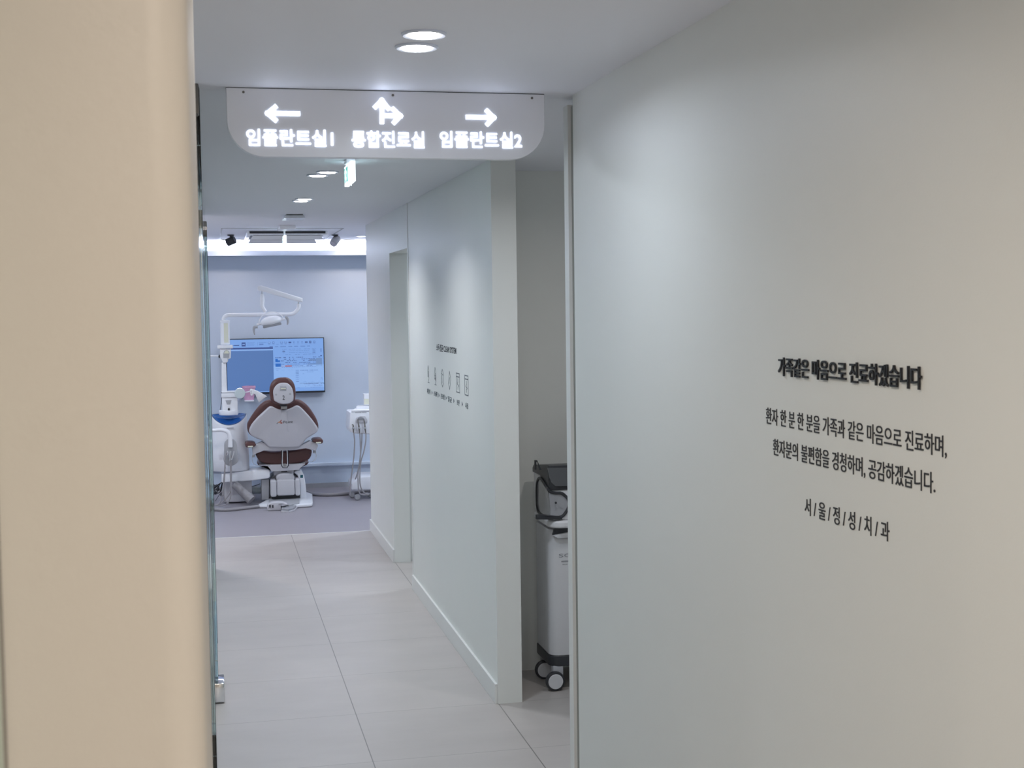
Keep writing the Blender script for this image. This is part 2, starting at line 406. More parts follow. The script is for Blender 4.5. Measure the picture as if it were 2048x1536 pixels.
A = [(0.726,2.210),(0.801,2.210),(0.782,2.228),(0.783,2.192)]
arrow([[A[0], A[1]], [A[2], A[1], A[3]]])

# ------------------------------------------------------------------ ceiling things
def exit_sign(name, x, y0, y1, z0, z1, label):
    t = thing(name, label, 'exit sign', (x, (y0+y1)/2, CEIL), 'exit signs')
    obj('mounting_plate', bx(x-.018, x+.018, (y0+y1)/2-.05, (y0+y1)/2+.05, CEIL-.016, CEIL, bev=.003), M['plast'], t)
    obj('stem', bx(x-.006, x+.006, (y0+y1)/2-.03, (y0+y1)/2+.03, z1-.002, CEIL-.014), M['plast'], t)
    obj('housing', bx(x-.0095, x+.0095, y0, y1, z0, z1, bev=.002), M['exitw'], t)
    ym = (y0+y1)/2
    for sd in (-1, 1):
        f = BM(); box(f, x+sd*.0100-.0006, x+sd*.0100+.0006, ym-.01, y1-.008, z0+.012, z1-.01)
        pn = obj('pictogram_panel', f, M['exitg'], t, smooth=0)
        # running figure
        g = BM(); c = (ym+y1)/2; mm = Matrix(((0, 0, 1, x+sd*.0108), (1, 0, 0, 0), (0, 1, 0, 0), (0, 0, 0, 1)))
        zc = (z0+z1)/2
        for s in ([(c, zc+.03), (c+.01, zc-.005)], [(c+.01, zc-.005), (c-.02, zc-.015), (c-.02, zc-.04)], [(c+.01, zc-.005), (c+.035, zc-.03)], [(c, zc+.022), (c-.03, zc+.01)], [(c, zc+.022), (c+.03, zc+.015)]):
            stroke2d(g, s, .009, mm, .0004*sd)
        obj('running_figure', g, M['exitw'], pn, smooth=0)
    return t
exit_sign('exit_sign', .576, 5.46, 5.73, 2.182, 2.264, 'small green and white exit sign seen edge-on behind the direction sign')
exit_sign('exit_sign', .572, 10.38, 10.60, 2.135, 2.225, 'thin glowing exit sign under its ceiling box before the treatment room')
t = thing('ceiling_diffuser', 'small pale trapezoid fitting on the corridor ceiling past the last downlights', 'ceiling fitting', (.555, 9.0, CEIL))
b = BM(); lo_ = [b.verts.new(p) for p in ((.482, 8.86, CEIL-.026), (.622, 8.86, CEIL-.026), (.622, 9.1, CEIL-.026), (.482, 9.1, CEIL-.026))]; hi_ = [b.verts.new(p) for p in ((.497, 8.875, CEIL), (.607, 8.875, CEIL), (.607, 9.085, CEIL), (.497, 9.085, CEIL))]; ring_faces(b, [lo_, hi_])
obj('cover', b, M['plast'], t)
obj('vent_slot', bx(.50, .605, 8.868, 8.874, CEIL-.0035, CEIL), M['dark'], t)
t = thing('ceiling_box', 'white box on the treatment room ceiling that holds the far exit sign', 'ceiling fitting', (.57, 10.18, CEIL))
obj('cover', bx(.51, .63, 10.02, 10.30, CEIL-.03, CEIL, bev=.006), M['plast'], t)
# access frame of the ceiling opening round the air conditioner
fr = BM()
for a in ((.10, 1.02, 10.42, 10.43), (.10, 1.02, 12.05, 12.06), (.10, .11, 10.43, 12.05), (1.01, 1.02, 10.43, 12.05)): box(fr, *a, CEIL-.003, CEIL)
struct('trim_7', fr, M['midgrey'], smooth=0)
# cassette air conditioner
ac = thing('air_conditioner', 'ceiling cassette air conditioner with open flaps in the treatment room', 'air conditioner', (.61, 11.2, CEIL))
ax0, ax1, ay0, ay1 = .30, .93, 10.80, 11.62
obj('panel', bx(ax0, ax1, ay0, ay1, CEIL-.030, CEIL, bev=.006), M['plast'], ac)
obj('front_gap', bx(ax0+.02, ax1-.02, ay0-.003, ay0+.01, CEIL-.020, CEIL-.003), M['dark'], ac)
g = BM()
for k in range(13): box(g, ax0+.10, ax1-.10, ay0+.16+k*.04, ay0+.172+k*.04, CEIL-.036, CEIL-.030)
obj('intake_grille', g, M['plastg'], ac)
for (a, bb, c, d) in ((ax0+.05, ax1-.05, ay0+.03, ay0+.09), (ax0+.05, ax1-.05, ay1-.09, ay1-.03), (ax0+.03, ax0+.08, ay0+.12, ay1-.12), (ax1-.08, ax1-.03, ay0+.12, ay1-.12)):
    sl = obj('outlet_slot', bx(a, bb, c, d, CEIL-.0315, CEIL-.028), M['dark'], ac, smooth=0)
def flap(yc, sgn):
    b = BM(); prism(b, [(ax0+.05, 0), (ax1-.05, 0), (ax1-.03, -.040), (ax0+.03, -.040)], -.004, .004, .002, steps=2)
    bmesh.ops.rotate(b, cent=(0, 0, 0), matrix=Matrix.Rotation(math.radians(38*sgn), 3, 'X'), verts=b.verts)
    bmesh.ops.translate(b, vec=(0, yc, CEIL-.028), verts=b.verts); return b
obj('flap', flap(ay0+.10, 1), M['plast'], ac); obj('flap', flap(ay1-.06, 1), M['plast'], ac)
def spotlight(x, y, rx, rz, hm, label, L=.11):
    t = thing('spotlight', label, 'spotlight', (x, y, CEIL), 'ceiling spotlights in the treatment room')
    obj('base', lathe(BM(), [(.028, 0), (.028, -.008), (.01, -.012), (.008, -.025)], (x, y, CEIL), 'z', 20), M['dark'], t)
    b = BM(); lathe(b, [(.030, -L/2), (.032, -L/2+.004), (.032, L/2-.004), (.030, L/2)], (0, 0, 0), 'z', 24)
    mm = Matrix.Translation((x, y, CEIL-.052)) @ Matrix.Rotation(rz, 4, 'Z') @ Matrix.Rotation(rx, 4, 'X')
    bmesh.ops.transform(b, matrix=mm, verts=b.verts); obj('head', b, hm, t)
    b = BM(); lathe(b, [(.026, -.001), (.026, .001)], (0, 0, -L/2-.001), 'z', 20); bmesh.ops.transform(b, matrix=mm, verts=b.verts); obj('lens', b, M['chrome'], t)
spotlight(.185, 11.35, 1.2, 1.2, M['dark'], 'small black ceiling spotlight left of the air conditioner', .07)
spotlight(1.035, 11.35, -.9, -.7, M['plastg'], 'pale tilted ceiling spotlight right of the air conditioner', .085)

# ------------------------------------------------------------------ writing on the right wall
def wall_text(s, y0, y1, z0, z1, depth, m, label, bold=0, gap=0, name='wall_lettering'):
    o = lettering(name, s, y0-y1, z1-z0, depth, on_right(y0, z0, RX-gap) @ Matrix.Rotation(.0075, 4, 'Z'), m, None, bold=bold, ref=glyph_band(s, bold))
    return tag(o, label, 'lettering')
wall_text('가족같은 마음으로 진료하겠습니다', 2.351, 1.831, 1.5405, 1.5755, .003, M['black'], 'thick raised black title letters on the right wall, topmost line', .011, .0012)
wall_text('환자 한 분 한 분을 가족과 같은 마음으로 진료하며,', 2.414, 1.763, 1.4455, 1.4770, .0012, M['vinyl'], 'thin black line of writing directly under the raised title on the right wall', .002)
wall_text('환자분의 불편함을 경청하며, 공감하겠습니다.', 2.381, 1.794, 1.3885, 1.4205, .0012, M['vinyl'], 'second thin black line of writing under the raised title on the right wall', .002)
wall_text('서 / 울 / 정 / 성 / 치 / 과', 2.241, 1.931, 1.2965, 1.3275, .0012, M['vinyl'], 'short black lowest line with slashes between the characters on the right wall', .002)

# clean system poster lettering on the corridor partition
def part_text(s, y0, y1, z0, z1, label, bold=0, m='vinyl'):
    o = lettering('wall_lettering', s, y0-y1, z1-z0, .001, on_right(y0, z0, PX), M[m], None, bold=bold); return tag(o, label, 'lettering')
part_text('소독·멸균 CLEAN SYSTEM', 6.93, 6.35, 1.444, 1.482, 'small dark heading above the row of line icons on the corridor partition', .012)
IC = [7.21, 6.98, 6.76, 6.55, 6.32, 6.10]
names = [('세척준비', 'instrument'), ('소독세척', 'brush'), ('건조포장', 'pencil shaped'), ('멸균', 'leaf shaped'), ('보관', 'bottle with cross lines'), ('사용', 'last bottle')]
WL = ['leftmost small narrow line icon in the row on the corridor partition', 'second line icon from the left on the corridor partition', 'third line icon from the left, long with pointed ends, on the corridor partition',
      'fourth line icon from the left, shaped like a slim leaf, on the corridor partition', 'tall pouch line icon with marks inside, fifth in the row on the partition', 'tall pouch line icon at the right end of the row on the partition']
pm = on_right(0, 0, PX)
for i, yc in enumerate(IC):
    b = BM(); zt, zb_ = 1.356, 1.266; wq = .042; u = -yc
    if i < 2:
        L = [[(u-wq*.5, zt-.03), (u-.006, zt), (u+wq*.4, zt-.02), (u+wq*.4, zb_+.02), (u, zb_+.005)], [(u-wq*.5, zt-.03), (u-wq*.5, zb_+.03)], [(u-.02, zb_), (u+.03, zb_)], [(u, zt-.03), (u+.01, zb_+.03)]]
        if i == 1: L += [[(u-.02, zt-.04), (u+.02, zt-.05), (u-.02, zt-.06), (u+.02, zt-.07)]]
    elif i == 2: L = [[(u, zt), (u+.03, zt-.02), (u+.03, zb_+.02), (u, zb_), (u-.03, zb_+.02), (u-.03, zt-.02), (u, zt)], [(u-.01, zt-.03), (u-.01, zb_+.02)], [(u-.03, zt-.02), (u+.03, zt-.03)]]
    elif i == 3: L = [[(u, zt), (u+.035, zt-.035), (u+.02, zb_+.03), (u, zb_), (u-.035, zb_+.03), (u-.015, zt-.03), (u, zt)], [(u+.01, zt-.03), (u-.01, zb_+.03)]]
    else:
        L = [[(u-wq, zt), (u+wq, zt), (u+wq, zb_), (u-wq, zb_), (u-wq, zt)], [(u-wq, zt-.016), (u+wq, zt-.016)], [(u, zt-.026), (u, zt-.04), (u-.015, zt-.05), (u+.015, zt-.058), (u, zt-.066), (u, zt-.076)]]
    for s in L: stroke2d(b, s, .0035 if i < 4 else .0045, pm, .0008)
    tag(obj('line_icon', b, M['dimvinyl'], smooth=0), WL[i], 'wall icon', 'line icons on the corridor partition')
    zc = 1.203 if i != 0 else 1.203
    part_text(names[i][0], yc+.055 if i < 4 else yc+.035, yc-.055 if i < 4 else yc-.035, zc, zc+.028, 'tiny caption under the ' + ['first', 'second', 'third', 'fourth', 'fifth', 'sixth'][i] + ' line icon from the left on the partition', .004, 'dimvinyl')
    if i < 5:
        b = BM(); um = -(yc+IC[i+1])/2
        vs = [b.verts.new(pm @ Vector((um+dx, 1.217+dz, .0008))) for dx, dz in ((-.012, .011), (-.012, -.011), (.012, 0))]; vs2 = [b.verts.new(v.co + Vector((.0008, 0, 0))) for v in vs]
        b.faces.new(vs); b.faces.new(vs2[::-1])
        for k in range(3): b.faces.new((vs[k], vs2[k], vs2[(k+1) % 3], vs[(k+1) % 3]))
        tag(obj('arrow_mark', b, M['dimvinyl'], smooth=0), 'small dark triangle between the %s captions on the partition' % ['first and second', 'second and third', 'third and fourth', 'fourth and fifth', 'fifth and sixth'][i], 'arrow mark', 'triangles between the captions')

# ------------------------------------------------------------------ grey machine on casters in the alcove
mc = thing('treatment_machine', 'tall grey machine on casters half hidden behind the near right wall', 'machine', (1.62, 5.78, 0))
cx0, cx1, cy0, cy1 = 1.408, 1.86, 5.62, 5.90
obj('cabinet', prism(BM(), rrect(cx0, cx1, cy0, cy1, .045, 6), .150, .705, .006, plane='xy'), M['shell'], mc)
obj('plinth', prism(BM(), rrect(cx0-.003, cx1+.003, cy0-.003, cy1+.003, .045, 6), .105, .150, .004, plane='xy'), M['dark'], mc)
tr = obj('tray', prism(BM(), rrect(cx0-.010, cx1+.045, cy0-.055, cy1+.01, .06, 8), .718, .750, .010, plane='xy'), M['shellw'], mc)
obj('neck', prism(BM(), rrect(cx0+.02, cx1-.02, cy0+.03, cy1, .05, 6), .70, .724, plane='xy'), M['shell'], mc)
# drawer notch with a bright lip
V = [(1.434,0.722),(1.497,0.721),(1.497,0.667),(1.439,0.670),(1.421,0.684)]
obj('recess', prism(BM(), V, 5.612, 5.628, .0), M['dark'], mc, smooth=0)
V = [(1.419,0.684),(1.495,0.717),(1.495,0.669),(1.439,0.671)]
V = [V[0], (1.66, V[1][1]), (1.66, V[2][1]), V[3]]
obj('front_lip', prism(BM(), V, 5.600, 5.614, .002, steps=2), M['shellw'], mc, smooth=30)
lettering('lettering', 'SORI', .105, .016, .001, on_front(1.449, .583, cy0), M['grey'], mc)
b = BM(); mm = on_front(0, 0, cy0)
for k in range(5): stroke2d(b, [(1.463+k*.014, .565), (1.471+k*.014, .565)], .006, mm, .001); stroke2d(b, [(1.466+k*.013, .552), (1.474+k*.013, .552)], .002, mm, .001)
obj('small_print', b, M['grey'], mc, smooth=0)
# head unit
hd = prism(BM(), [(5.595, .752), (5.90, .752), (5.906, .924), (5.88, .957), (5.74, .975), (5.60, .885)], cx0, cx1, .014, plane='yz')
hd = obj('head_unit', hd, M['shellw'], mc)
sc = prism(BM(), [(5.590, .900), (5.596, .880), (5.625, .884), (5.772, .925), (5.905, .924), (5.906, .945), (5.885, .960), (5.62, .988), (5.60, .985)], cx0-.004, cx1+.004, .004, plane='yz', steps=2)
sc = obj('display_bezel', sc, M['dark'], mc)
scr_ = BM(); prism(scr_, [(1.396,0.979),(1.489,0.977),(1.488,0.898),(1.427,0.900),(1.409,0.918)][:4] + [[(1.409,0.918)][0]], 5.586, 5.592, 0)
obj('screen', scr_, M['screenoff'], sc, smooth=0)
V = [(1.349,0.990),(1.350,1.009),(1.361,1.008),(1.374,0.999),(1.380,0.989),(1.369,0.989),(1.362,1.002),(1.357,1.002),(1.357,0.990)]
obj('hook', prism(BM(), [(x-.010*(z < .9), z-.022*(z < 1.0)) for x, z in V], 5.63, 5.642, 0), M['dark'], mc, smooth=0)
# round side window wrapping the corner: clear cover inside a black loop
VF = [(1.398,0.885),(1.408,0.875),(1.429,0.869),(1.456,0.867),(1.476,0.851),(1.487,0.835),(1.488,0.810),(1.475,0.785),(1.459,0.768),(1.438,0.764),(1.405,0.768)]
VS = [(5.624,0.765),(5.714,0.755),(5.779,0.759),(5.806,0.777),(5.815,0.802),(5.812,0.865),(5.800,0.893),(5.771,0.912),(5.728,0.913),(5.675,0.900),(5.624,0.887)]
loop3 = [Vector((x, 5.588, z)) for x, z in VF] + [Vector((1.402, y, z)) for y, z in VS]
b = BM(); c0 = b.verts.new((1.408, 5.594, .80)); vs = [b.verts.new(p) for p in loop3]
for k in range(len(vs)): b.faces.new((c0, vs[k], vs[(k+1) % len(vs)]))
wdw = obj('side_window', b, M['clearcover'], mc, smooth=0)
rg = BM(); tube(rg, loop3 + [loop3[0]], .0068, 8, 4); obj('window_frame', rg, M['dark'], wdw)
V = [(1.430,0.827),(1.428,0.796),(1.443,0.812),(1.460,0.802)]
mm = on_front(0, 0, 5.5875)
obj('window_mark', stroke2d(BM(), [V[0], V[1]], .0020, mm, .0006), M['grey'], wdw, smooth=0); obj('window_mark', stroke2d(BM(), [V[2], V[3]], .0020, mm, .0006), M['grey'], wdw, smooth=0)
b = BM(); lathe(b, [(.005, 0), (.005, -.001)], (V[0][0], 5.5875, V[0][1]), 'y', 12); obj('window_knob', b, M['dark'], wdw)
V = [(1.342,0.779),(1.356,0.780),(1.400,0.773),(1.444,0.771),(1.454,0.763),(1.454,0.756),(1.342,0.761)]
obj('cover_foot', prism(BM(), V, 5.572, 5.60, .003, steps=2), M['dark'], mc)
for (wx, wy) in ((1.425, 5.64), (1.425, 5.835), (1.80, 5.640), (1.80, 5.835)):
    st = obj('caster', bx(wx-.008, wx+.040, wy-.022, wy+.022, .055, .108, bev=.008), M['midgrey'], mc)
    wh = obj('wheel', lathe(BM(), [(.036, -.012), (.042, -.009), (.043, -.004), (.043, .004), (.042, .009), (.036, .012)], (wx, wy-.025, .043), 'y', 28), M['dark'], st)
    obj('hub', lathe(BM(), [(.031, -.0145), (.033, -.0125), (.033, 0)], (wx, wy-.025, .043), 'y', 28), M['shell'], st)

# ------------------------------------------------------------------ wall display in the treatment room
TY = 12.535
tvc = [(0.139,1.399),(1.022,1.402),(1.023,0.892),(0.131,0.895)]
tx0 = (tvc[0][0]+tvc[3][0])/2; tx1 = (tvc[1][0]+tvc[2][0])/2; tz1 = (tvc[0][1]+tvc[1][1])/2; tz0 = (tvc[2][1]+tvc[3][1])/2
tv = thing('wall_display', 'wide flat display with blue software windows on the treatment room wall', 'display', ((tx0+tx1)/2, WY, (tz0+tz1)/2))
obj('housing', bx(tx0, tx1, TY-.01, WY-.02, tz0, tz1, bev=.003), M['dark'], tv)
obj('wall_bracket', bx((tx0+tx1)/2-.12, (tx0+tx1)/2+.12, WY-.022, WY, (tz0+tz1)/2-.1, (tz0+tz1)/2+.1), M['dsteel'], tv)
sx0, sx1, sz1, sz0 = tx0+.006, tx1-.008, tz1-.007, tz0+.017
names_ = ['scr', 'scrd', 'scrl', 'scrn', 'scrt', 'scrb', 'scrr', 'scrg', 'orange']
b = BM(); lay = [0]
def ui(u0, u1, v0, v1, m, lv=1):
    X0, X1 = sx0+(sx1-sx0)*u0, sx0+(sx1-sx0)*u1; Z1, Z0 = sz1-(sz1-sz0)*v0, sz1-(sz1-sz0)*v1; yy = TY-.0105-.0004*lv
    f = b.faces.new([b.verts.new((x, yy, z)) for x, z in ((X0, Z0), (X1, Z0), (X1, Z1), (X0, Z1))]); f.material_index = names_.index(m)
ui(0, 1, 0, 1, 'scr', 0)
ui(.478, 1, .50, .93, 'scrl', 1); ui(0, .476, .21, .985, 'scrd'); ui(0, .475, .155, .186, 'scrn', 2); ui(0, .476, .190, .212, 'scrl', 2)
ui(.155, .195, .055, .130, 'scrn'); ui(.162, .188, .085, .098, 'scrl', 2); ui(.0, .125, .10, .112, 'scrt'); ui(.075, .13, .10, .118, 'scrn', 2)
for k in range(4): ui(.21, .29-.01*(k % 2), .058+.019*k, .062+.019*k, 'scrt')
ui(.33, .41, .058, .064, 'scrt'); ui(.335, .378, .085, .108, 'scrt'); ui(.317, .319, .05, .12, 'scrt')
for k in range(12):
    u = .425+.0425*k; d = 'scrn' if k in (5, 9, 10) else 'scrt'
    if k == 2: ui(u, u+.026, .098, .103, 'scrt'); continue
    if k in (0, 3, 4): ui(u, u+.026, .05, .085, d); ui(u+.005, u+.021, .055, .072, 'scrl', 2); ui(u+.002, u+.024, .098, .103, 'scrt')
    elif k in (1, 10, 11): ui(u+.002, u+.024, .047, .090, d); ui(u+.008, u+.018, .060, .076, 'scrl', 2); ui(u+.002, u+.024, .100, .104, 'scrt')
    elif k in (5, 9): ui(u, u+.028, .058, .082, d); ui(u+.002, u+.024, .100, .104, 'scrt')
    else: ui(u+.004, u+.022, .055, .062, d); ui(u+.009, u+.016, .062, .085, d); ui(u+.002, u+.024, .100, .104, 'scrt')
for u0, u1 in ((.44, .475), (.495, .53), (.55, .61), (.635, .675), (.695, .735), (.76, .81), (.83, .86)): ui(u0, u1, .140, .151, 'scrn' if u0 == .44 else 'scrt')
rr = random.Random(3)
def dashes(u0, u1, v, h, m='scrn', dens=.75):
    u = u0
    while u < u1:
        L = rr.uniform(.006, .03)
        if rr.random() < dens: ui(u, min(u+L, u1), v, v+h, m, 2)
        u += L+rr.uniform(.003, .008)
dashes(.57, .92, .195, .007, 'scrt', .9); dashes(.575, .92, .295, .006, 'scrt', .9); dashes(.64, .85, .225, .005, 'scrt', .8); dashes(.64, .85, .258, .005, 'scrt', .8)
ui(.572, .60, .240, .252, 'scrn'); ui(.575, .595, .215, .222, 'scrt'); ui(.58, .592, .265, .271, 'scrt'); ui(.885, .915, .237, .246, 'scrn'); ui(.885, .915, .262, .269, 'scrn'); ui(.885, .91, .213, .22, 'scrt')
ui(.92, .982, .375, .530, 'scrg', 1); ui(.85, .93, .395, .43, 'scrg', 1); ui(.83, .93, .475, .50, 'scrg', 1)
for v in (.350, .383, .413, .447, .478, .508): dashes(.497 if v < .37 else .553, .965 if v < .38 else .915, v, .011, 'scrn' if v < .45 else 'scrt')
ui(.497, .522, .378, .405, 'scrb', 3); ui(.497, .545, .405, .437, 'scrb', 3); ui(.497, .552, .467, .527, 'scrb', 3); ui(.597, .667, .505, .530, 'scrr', 3); ui(.556, .592, .515, .521, 'scrr', 3)
dashes(.56, .92, .537, .005, 'scrt', .9); ui(.50, .55, .560, .571, 'scrt')
for u in (.507, .56, .63, .66): ui(u, u+.02+.01*(u == .56), .592, .599, 'scrt')
for k, v in enumerate((.60, .632, .664, .70, .73, .767, .81)): ui(.705, .737, v, v+.010, 'scrn' if k in (1, 2, 6) else 'scrt')
dashes(.755, .835, .60, .011, 'scrt', 1); dashes(.85, .935, .60, .011, 'scrt', 1); dashes(.75, .92, .635, .006, 'scrt', .5); dashes(.75, .95, .668, .006, 'scrt', .5)
for u in (.78, .86, .94): ui(u, u+.032, .815, .824, 'scrt')
dashes(.745, 1.0, .845, .012, 'scrg', 1); dashes(.79, 1.0, .862, .006, 'scrn', .8); dashes(.80, .98, .885, .006, 'scrt', .9); dashes(.80, .98, .905, .005, 'scrt', .7); dashes(.72, .98, .93, .005, 'scrt', .6)
for v, m in ((.20, 'scrt'), (.235, 'scrt'), (.325, 'scrn'), (.75, 'scrn'), (.775, 'scrt')): ui(.965, .982+.006*(v > .7), v, v+.018, m)
me = bpy.data.meshes.new('screen'); b.to_mesh(me); b.free(); obj('screen', me, [M[n] for n in names_], tv, smooth=0)

# ------------------------------------------------------------------ dental chair seen from behind
CY = 11.75
chair = thing('dental_chair', 'brown dental chair seen from behind with pale back shell numbered 2', 'dental chair', (.60, CY, 0))
lean = lambda z: -(z-.78)*.22
V = smooth_loop([(0.456,0.894),(0.508,0.900),(0.591,0.885),(0.648,0.883),(0.705,0.896),(0.753,0.880),(0.809,0.827),(0.860,0.748),(0.883,0.694),(0.890,0.653),(0.884,0.622),(0.863,0.598),(0.825,0.577),(0.785,0.555),(0.736,0.515),(0.678,0.491),(0.590,0.489),(0.503,0.497),(0.439,0.526),(0.400,0.550),(0.348,0.574),(0.312,0.600),(0.291,0.633),(0.287,0.682),(0.298,0.717),(0.345,0.792),(0.403,0.861)], 3)
back = obj('backrest', prism(BM(), V, 11.63, 11.73, .035, steps=5, tilt=lean), M['leather'], chair)
V = smooth_loop([(0.484,0.845),(0.502,0.842),(0.532,0.825),(0.571,0.814),(0.619,0.814),(0.663,0.830),(0.689,0.843),(0.711,0.845),(0.733,0.833),(0.767,0.799),(0.827,0.726),(0.866,0.669),(0.880,0.642),(0.876,0.620),(0.853,0.599),(0.784,0.559),(0.759,0.525),(0.725,0.493),(0.699,0.483),(0.589,0.483),(0.480,0.491),(0.455,0.501),(0.404,0.555),(0.335,0.588),(0.306,0.621),(0.301,0.645),(0.320,0.691),(0.369,0.751),(0.436,0.813),(0.467,0.840)], 2)
shell = obj('back_shell', prism(BM(), V, 11.565, 11.64, .016, steps=4, tilt=lean), M['plastg'], back, label='pale grey plastic shell with a small mark and lettering')
def shy(z): return 11.565 + lean(z)
L = [(0.587,0.697),(0.666,0.717)]
ty = shy(.83)-.0005; rot = Matrix.Rotation(math.atan(.22), 4, 'X')
def on_shell(x, z): return Matrix.Translation((x, shy(z)-.0006, z)) @ Matrix.Rotation(math.atan(.22), 4, 'X') @ on_front(0, 0, 0)
lettering('lettering', 'Point', L[1][0]-L[0][0], .022, .0008, on_shell(L[0][0], L[0][1]+.001), M['dark'], shell, bold=.004)
P = [(0.528,0.699),(0.535,0.708),(0.543,0.712),(0.528,0.706),(0.550,0.707),(0.572,0.740),(0.580,0.702),(0.554,0.698),(0.567,0.716),(0.552,0.712),(0.543,0.719),(0.539,0.710)]
def petals(idx, m, nm):
    b = BM()
    for c, a, l, wd in idx:
        n = 8; pts = [(l*math.cos(2*PI*k/n), wd*math.sin(2*PI*k/n)) for k in range(n)]
        mm = on_shell(*c) @ Matrix.Rotation(a, 4, 'Z')
        lo = [b.verts.new(mm @ Vector((p[0], p[1], 0))) for p in pts]; hi = [b.verts.new(mm @ Vector((p[0], p[1], .0008))) for p in pts]
        ring_faces(b, [lo, hi])
    return obj(nm, b, m, shell, smooth=0)
cxp, czp = P[6][0]-.010, P[6][1]
petals([((cxp, czp+.000), 0, .010, .006), ((cxp-.004, czp+.018), 1.1, .012, .004)], M['red'], 'petal_mark')
petals([((cxp-.020, czp+.007), .6, .009, .005), ((cxp-.012, czp+.008), -.9, .007, .004)], M['orange'], 'petal_mark')
petals([((cxp-.036, czp-.004), .3, .005, .0025), ((cxp-.032, czp+.004), .5, .004, .002)], M['dark'], 'petal_mark')
V = [(0.569,0.849),(0.619,0.848),(0.618,0.823),(0.568,0.825)]
obj('hanger_bracket', prism(BM(), V, 11.535, 11.60, .002, steps=2), M['steel'], back)
b = BM()
for l in ([(0.569,0.825),(0.566,0.774),(0.564,0.748)], [(0.622,0.823),(0.621,0.755),(0.622,0.684),(0.620,0.648),(0.628,0.624)]):
    tube(b, [(x, shy(z)-.004, z) for x, z in l], .0012, 6, 3)
obj('cord', b, M['plastg'], back)
V = smooth_loop([(0.588,1.094),(0.631,1.089),(0.665,1.061),(0.683,1.019),(0.689,0.967),(0.686,0.923),(0.678,0.892),(0.647,0.871),(0.582,0.867),(0.522,0.875),(0.486,0.898),(0.476,0.929),(0.472,0.977),(0.478,1.025),(0.501,1.066),(0.540,1.089)], 3)
hr = obj('headrest', prism(BM(), V, 11.43, 11.52, .030, steps=5), M['leather'], chair)
V = smooth_loop([(0.585,1.052),(0.624,1.044),(0.653,1.013),(0.664,0.978),(0.668,0.938),(0.664,0.904),(0.650,0.889),(0.628,0.878),(0.585,0.874),(0.547,0.881),(0.521,0.895),(0.507,0.908),(0.501,0.952),(0.501,0.987),(0.516,1.019),(0.546,1.046)], 3)
hp = obj('headrest_shell', prism(BM(), V, 11.405, 11.45, .010, steps=3), M['plastg'], hr, label='pale plastic headrest plate with the number 2')
V = [(0.558,1.025),(0.608,1.023),(0.607,0.985),(0.557,0.986)]
obj('latch', prism(BM(), V, 11.401, 11.410, .002, steps=2), M['midgrey'], hp)
V = [(0.563,1.010),(0.604,1.009),(0.604,0.999),(0.563,1.000)]
obj('latch_lip', prism(BM(), V, 11.397, 11.404, 0), M['cream'], hp, smooth=0)
for x, z in [(0.523,0.955),(0.639,0.957)]: obj('screw_cover', lathe(BM(), [(.009, 0), (.009, -.001)], (x, 11.405, z), 'y', 16), M['midgrey'], hp)
L = [(0.576,0.910),(0.594,0.909),(0.594,0.946)]
lettering('lettering', '2', L[1][0]-L[0][0]-.001, L[2][1]-L[1][1], .0008, on_front(L[0][0], L[0][1], 11.4048), M['dark'], hp, bold=.01)
V = [(0.558,0.876),(0.614,0.875),(0.614,0.848),(0.558,0.850)]
obj('headrest_stem', prism(BM(), V, 11.49, 11.62, .002, steps=2), M['dark'], hr)
# armrests
for nm, V in (('L', [(0.267,0.528),(0.274,0.539),(0.291,0.543),(0.326,0.541),(0.346,0.535),(0.353,0.523),(0.352,0.510),(0.334,0.501),(0.303,0.496),(0.277,0.498),(0.268,0.508)]),
              ('R', [(0.832,0.531),(0.840,0.547),(0.858,0.553),(0.890,0.554),(0.912,0.549),(0.922,0.535),(0.920,0.519),(0.909,0.509),(0.884,0.510),(0.853,0.518)])):
    a = obj('armrest', prism(BM(), smooth_loop(V, 2), 11.62, 11.80, .012, steps=3), M['leather'], chair)
    xs = [p[0] for p in V]; zs = [p[1] for p in V]; xm = sum(xs)/len(xs); zm = min(zs)
    obj('armrest_insert', bx(xm-.022, xm+.022, 11.614, 11.79, zm+.005, zm+.016, bev=.002), M['cream'], a)
# white hinge cover behind the seat with the two side plates
V = [(0.324,0.505),(0.405,0.540),(0.478,0.498),(0.718,0.490),(0.810,0.533),(0.868,0.514),(0.881,0.488),(0.860,0.445),(0.829,0.454),(0.775,0.471),(0.696,0.461),(0.623,0.459),(0.577,0.456),(0.510,0.457),(0.419,0.463),(0.359,0.441),(0.329,0.425),(0.325,0.466)]
obj('hinge_cover', prism(BM(), V, 11.655, 11.74, .006, steps=2), M['plastg'], chair)
for V in ([(0.324,0.426),(0.347,0.425),(0.347,0.407),(0.324,0.407)], [(0.842,0.444),(0.864,0.444),(0.864,0.422),(0.841,0.423)]):
    obj('bracket', prism(BM(), V, 11.68, 11.72, .002, steps=2), M['midgrey'], chair)
b = BM()
for l in ([(0.324,0.426),(0.321,0.393),(0.327,0.361),(0.343,0.342),(0.368,0.336),(0.425,0.332),(0.475,0.330)], [(0.864,0.422),(0.866,0.393),(0.854,0.366),(0.828,0.350),(0.791,0.350),(0.720,0.335)]):
    b = BM(); tube(b, [(x, 11.69, z) for x, z in l], .0022, 8, 4); obj('side_rail', b, M['chrome'], chair)
